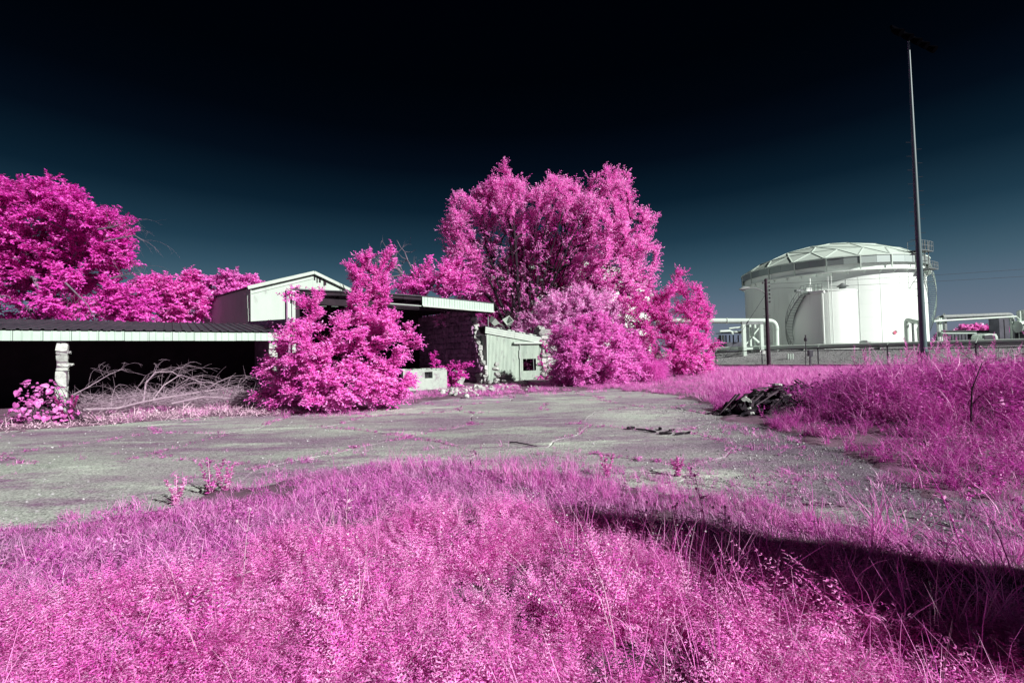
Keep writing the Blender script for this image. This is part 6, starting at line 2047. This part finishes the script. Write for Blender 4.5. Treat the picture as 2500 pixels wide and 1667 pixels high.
# sapling before the stone wall
b_ = G(1085, 945); b_[2] = 0
grow_tree('sapling', 'thin pink sapling arching in front of the dark stone wall', 'sapling', b_, ell(b_[1], [(1062, 870, 10, 10), (1085, 885, 22, 12), (1110, 895, 30, 12), (1135, 893, 14, 8), (1080, 915, 25, 18), (1130, 912, 14, 10), (1095, 930, 30, 14)]), 60, 2600, 0.14, 0.06, 'leaf', 110, stems=4, trunk_r=0.03, spray=0.35, shell=0.2, seg=0.3, tip_r=0.005)
# vine on the roof edge and hanging bits in the dark opening
for (rows, Y, lb, sd_) in (([(715, 703, 12, 4), (704, 702, 8, 3)], 20.3, 'small pink vine on the top corner of the canopy roof', 120), ([(690, 790, 22, 10), (670, 795, 14, 8)], 21.5, 'small pink shrub growing behind the carport roof corner', 121), ([(1075, 778, 16, 16), (1085, 765, 12, 10)], 28.0, 'dim pink vine hanging under the canopy in the dark opening', 122)):
    lo_ = ell(Y, rows)
    b_ = lo_[0][0] - UP * 0.35
    grow_tree('climbing_vine', lb, 'vine', b_, lo_, 14, 420, 0.13, 0.06, 'leaf', sd_, stems=2, trunk_r=0.015, spray=0.3, shell=0.1, seg=0.3, tip_r=0.005)
# ivy-like growth over the pier
b_ = SP + shn * 0.4; b_ = np.array([b_[0], b_[1], 0])
grow_tree('climbing_vine', 'dry reddish vine climbing the stone pier beside the shed window', 'vine', b_, ell(b_[1], [(1318, 880, 14, 40), (1322, 840, 10, 25), (1312, 915, 16, 20)]), 50, 1500, 0.10, 0.05, 'leaf_deep', 123, stems=4, trunk_r=0.03, spray=0.25, shell=0.1, seg=0.3, tip_r=0.006)
# bushes far beyond the rack
for (px_, rows, lb, sd_) in ((2370, [(2350, 806, 14, 7), (2372, 804, 16, 8), (2388, 803, 12, 9)], 'distant rounded magenta bush seen under the pipe rack, left one', 130), (2420, [(2405, 807, 18, 5), (2430, 807, 18, 5), (2448, 806, 12, 6)], 'distant flat magenta hedge seen under the pipe rack, right one', 131)):
    b_ = P(px_, 850, 105); b_[2] = 0
    grow_tree('far_bush', lb, 'bush', b_, ell(105, rows), 50, 3500, 0.55, 0.35, 'leaf_deep', sd_, stems=3, trunk_r=0.15, spray=0.9, shell=0.2, seg=1.0, tip_r=0.02)
# narrow tree outside the frame at the right whose shadow crosses the grass
ob = np.array([0.50 + 8.6 * math.sin(SUN_AZ), 4.45 + 8.6 * math.cos(SUN_AZ), 0.0])
lob = [(ob + UP * z, np.array([wd, wd, 0.6])) for z, wd in ((0.6, 1.75), (1.3, 1.52), (2.0, 1.28), (2.6, 1.02), (3.2, 0.78), (3.7, 0.58), (4.1, 0.42), (4.3, 0.32))]
grow_tree('pointed_tree', 'dense pointed tree standing at the right, casting a long shadow over the grass', 'tree', ob, lob, 520, 70000, 0.19, 0.13, 'leaf_deep', 140, trunk_r=0.12, spray=0.3, shell=0.0, seg=0.3, tip_r=0.008, ball=0.9)

# small plants on the asphalt edge
for (px_, py_, h, lb, sd_) in ((515, 1208, 0.40, 'bushy pink weed on the near asphalt edge, left one of a pair', 1), (552, 1205, 0.34, 'bushy pink weed on the near asphalt edge, right one of a pair', 2), (1482, 1165, 0.28, 'small upright pink weed at the middle of the asphalt edge', 3), (1655, 1162, 0.22, 'small pink weed at the asphalt edge right of the middle', 4), (430, 1232, 0.30, 'pink weed on the near asphalt edge, leftmost', 5), (555, 985, 0.5, 'small pale pink weed in front of the brush pile', 6)):
    q = G(px_, py_)
    t = thing('leafy_weed', lb, 'weed', (q[0], q[1], 0), 'weeds at the asphalt edge')
    link('leaves', broadweed(60 + sd_, h * 1.1, 240, 0.055), M['fieldgrass'], t, loc=(q[0], q[1], 0.0))
    mb = MB()
    for k in range(3):
        a = k * 2.1 + 60 + sd_
        mb.tube([(q[0], q[1], 0), (q[0] + math.cos(a) * h * 0.35, q[1] + math.sin(a) * h * 0.35, h * 1.1)], [0.006, 0.002], 4)
    mb.build('stem', M['straw'], t)

# big leaved vine shrub at the lower left of the carport
def heart_leaf(seed):
    r = np.random.default_rng(seed)
    out = [(0, 0), (0.34, -0.10), (0.52, 0.16), (0.42, 0.52), (0, 1.0), (-0.42, 0.52), (-0.52, 0.16), (-0.34, -0.10)]
    mid = [(0, 0.02), (0, 0.35), (0, 0.68)]
    vs = [(x, y, -0.22 * x * x * 2 - 0.18 * y * y + r.normal() * 0.015) for x, y in out] + [(x, y, 0.05 - 0.18 * y * y) for x, y in mid]
    fs = [(0, 1, 8), (1, 2, 9, 8), (2, 3, 10, 9), (3, 4, 10), (4, 5, 10), (5, 6, 9, 10), (6, 7, 8, 9), (7, 0, 8)]
    me = bpy.data.meshes.new('leaf')
    me.from_pydata(vs, [], fs)
    me.update()
    a = me.attributes.new('var', 'FLOAT', 'FACE')
    a.data.foreach_set('value', np.full(len(fs), 0.5, np.float32))
    return me
HL = [heart_leaf(s) for s in range(4)]
vb = G(150, 1040)
vs_ = thing('broadleaf_vine', 'bright pink vine shrub with large heart shaped leaves before the stone pillar', 'vine', (vb[0], vb[1], 0))
lo_ = ell(vb[1] + 0.2, [(75, 955, 26, 32), (125, 960, 26, 34), (100, 995, 55, 36), (165, 1000, 30, 24), (40, 1010, 30, 16), (15, 1035, 40, 14), (-40, 1035, 40, 20), (110, 1022, 60, 20)])
r = np.random.default_rng(77)
pp = in_lobes(lo_, 290, r, 0.4)
cen = np.mean(pp, 0)
mb = MB()
for k, p in enumerate(pp):
    if p[2] < 0.08:
        p[2] = 0.08 + 0.1 * r.random()
    nn = Vector(nrm((p - cen) * np.array([0.6, 0.6, 0.5]) + np.array([0.25, -0.75, 0.35]) + r.normal(size=3) * 0.6))
    m3 = nn.to_track_quat('Z', 'Y').to_matrix() @ Matrix.Rotation(math.pi + r.normal() * 0.5, 3, 'Z')
    s_ = r.choice([0.055, 0.08, 0.115, 0.17], p=[0.35, 0.35, 0.2, 0.1])
    link('leaf', HL[k % 4], M['vine'], vs_, loc=p, rot=m3.to_euler(), scale=(s_, s_, s_))
    if k % 4 == 0:
        b_ = np.array([vb[0] + r.normal() * 0.5, vb[1] + 0.3, 0.0])
        mb.tube(arc(b_, b_ + (p - b_) * np.array([0.2, 0.2, 0.8]), p, 6), [0.010, 0.009, 0.008, 0.006, 0.005, 0.003], 5, False)
mb.build('vine_stems', M['bark'], vs_)
q = G(95, 1046)
link('inner_leaves', broadweed(90, 0.8, 1500, 0.075), M['leaf'], vs_, loc=(q[0] + 0.05, q[1] + 0.75, 0.0))

# dry flower stalks standing in the foreground
def stalk(px_, py_, h, label, seed, heads, lean=(0.0, 0.0), mat='straw'):
    r = np.random.default_rng(seed)
    q = G(px_, py_)
    q[2] = gz(q[0], q[1])
    t = thing('dry_stalk', label, 'stalk', tuple(q), 'dry stalks in the foreground')
    tip = q + np.array([lean[0], lean[1], h])
    path = arc(q - UP * 0.05, q + np.array([lean[0] * 0.2, lean[1] * 0.2, h * 0.6]), tip, 8)
    MB().tube(path, np.linspace(0.0045, 0.0018, 8), 6, False).build('stem', M[mat], t, True)
    ends = [tip]
    for k in range(heads):
        i = r.integers(3, 7)
        d = nrm(np.array([r.normal() * 0.6, r.normal() * 0.6, 1.0]))
        e = path[i] + d * h * r.uniform(0.12, 0.3)
        MB().tube(arc(path[i], path[i] + d * 0.05, e, 4), [0.003, 0.0025, 0.002, 0.0015], 5, False).build('side_stem', M[mat], t, True)
        ends.append(e)
    for e in ends:
        MB().lathe([(0.001, -0.012), (0.008, -0.006), (0.010, 0.003), (0.007, 0.011), (0.001, 0.014)], e, 8).build('seed_head', M[mat], t, True)
    n = 10 + heads * 3
    tt_ = r.uniform(0.15, 0.8, n)
    pq = np.array([path[int(a * 7)] for a in tt_])
    a = r.uniform(0, 6.28, n)
    d = unit(np.stack([np.cos(a), np.sin(a), r.uniform(0.2, 0.9, n)], 1))
    V, Fq = leafquads(pq, d, unit(r.normal(size=(n, 3)) * 0.4 + UP), r.uniform(0.03, 0.08, n), r.uniform(0.008, 0.02, n))
    link('dry_leaves', npmesh('dry_leaves', V - q, Fq, var=r.random(n)), M[mat], t)
for a in ((1600, 1410, 0.42, 'pale dry stalk with round heads standing before the left part of the dark shadow', 1, 6, (-0.02, 0.1)), (1640, 1400, 0.38, 'thinner pale stalk just right of the tallest stalk by the shadow', 2, 4, (0.06, 0.05)), (1775, 1440, 0.42, 'pale twiggy stalk standing in front of the middle of the shadow', 3, 7, (0.05, 0.1)), (1735, 1425, 0.62, 'reddish slender stalk left of the twiggy stalk by the shadow', 4, 1, (-0.03, 0.15)),
          (592, 1480, 0.60, 'pale dry thistle stalk in the left foreground', 5, 1, (0.03, 0.05)), (845, 1330, 0.45, 'thin dry stalk left of the centre at the edge of the ground cover', 6, 1, (0.02, 0.0)), (1470, 1560, 0.22, 'short dry stalk with a round head near the bottom middle', 7, 0, (0.0, 0.0)), (2360, 1420, 0.9, 'tall dark bent stalk above the shadow at the right', 8, 2, (-0.2, 0.3))):
    stalk(*a, mat='straw' if a[4] not in (4, 8) else 'fieldgrass')
# dark bare shrublet on the mound
q = P(2368, 1000, 7.6); q[2] = gz(q[0], q[1])
dead_branch([q, q + np.array([0.02, 0, 0.35]), q + np.array([0.10, 0.05, 0.7]), q + np.array([0.35, 0.1, 1.15])], 0.018, 'dark bare twiggy shrublet standing in the tall grass of the mound', None, 14, 61, 0.55, 0.5, 'bark')
q = G(1900, 1260)
dead_branch([G(1725, 960), G(1735, 965) + UP * 0.12, G(1768, 985) + UP * 0.25], 0.016, 'thin bare twig sticking out left of the debris heap', None, 3, 62, 0.4, 0.2, 'graywood')
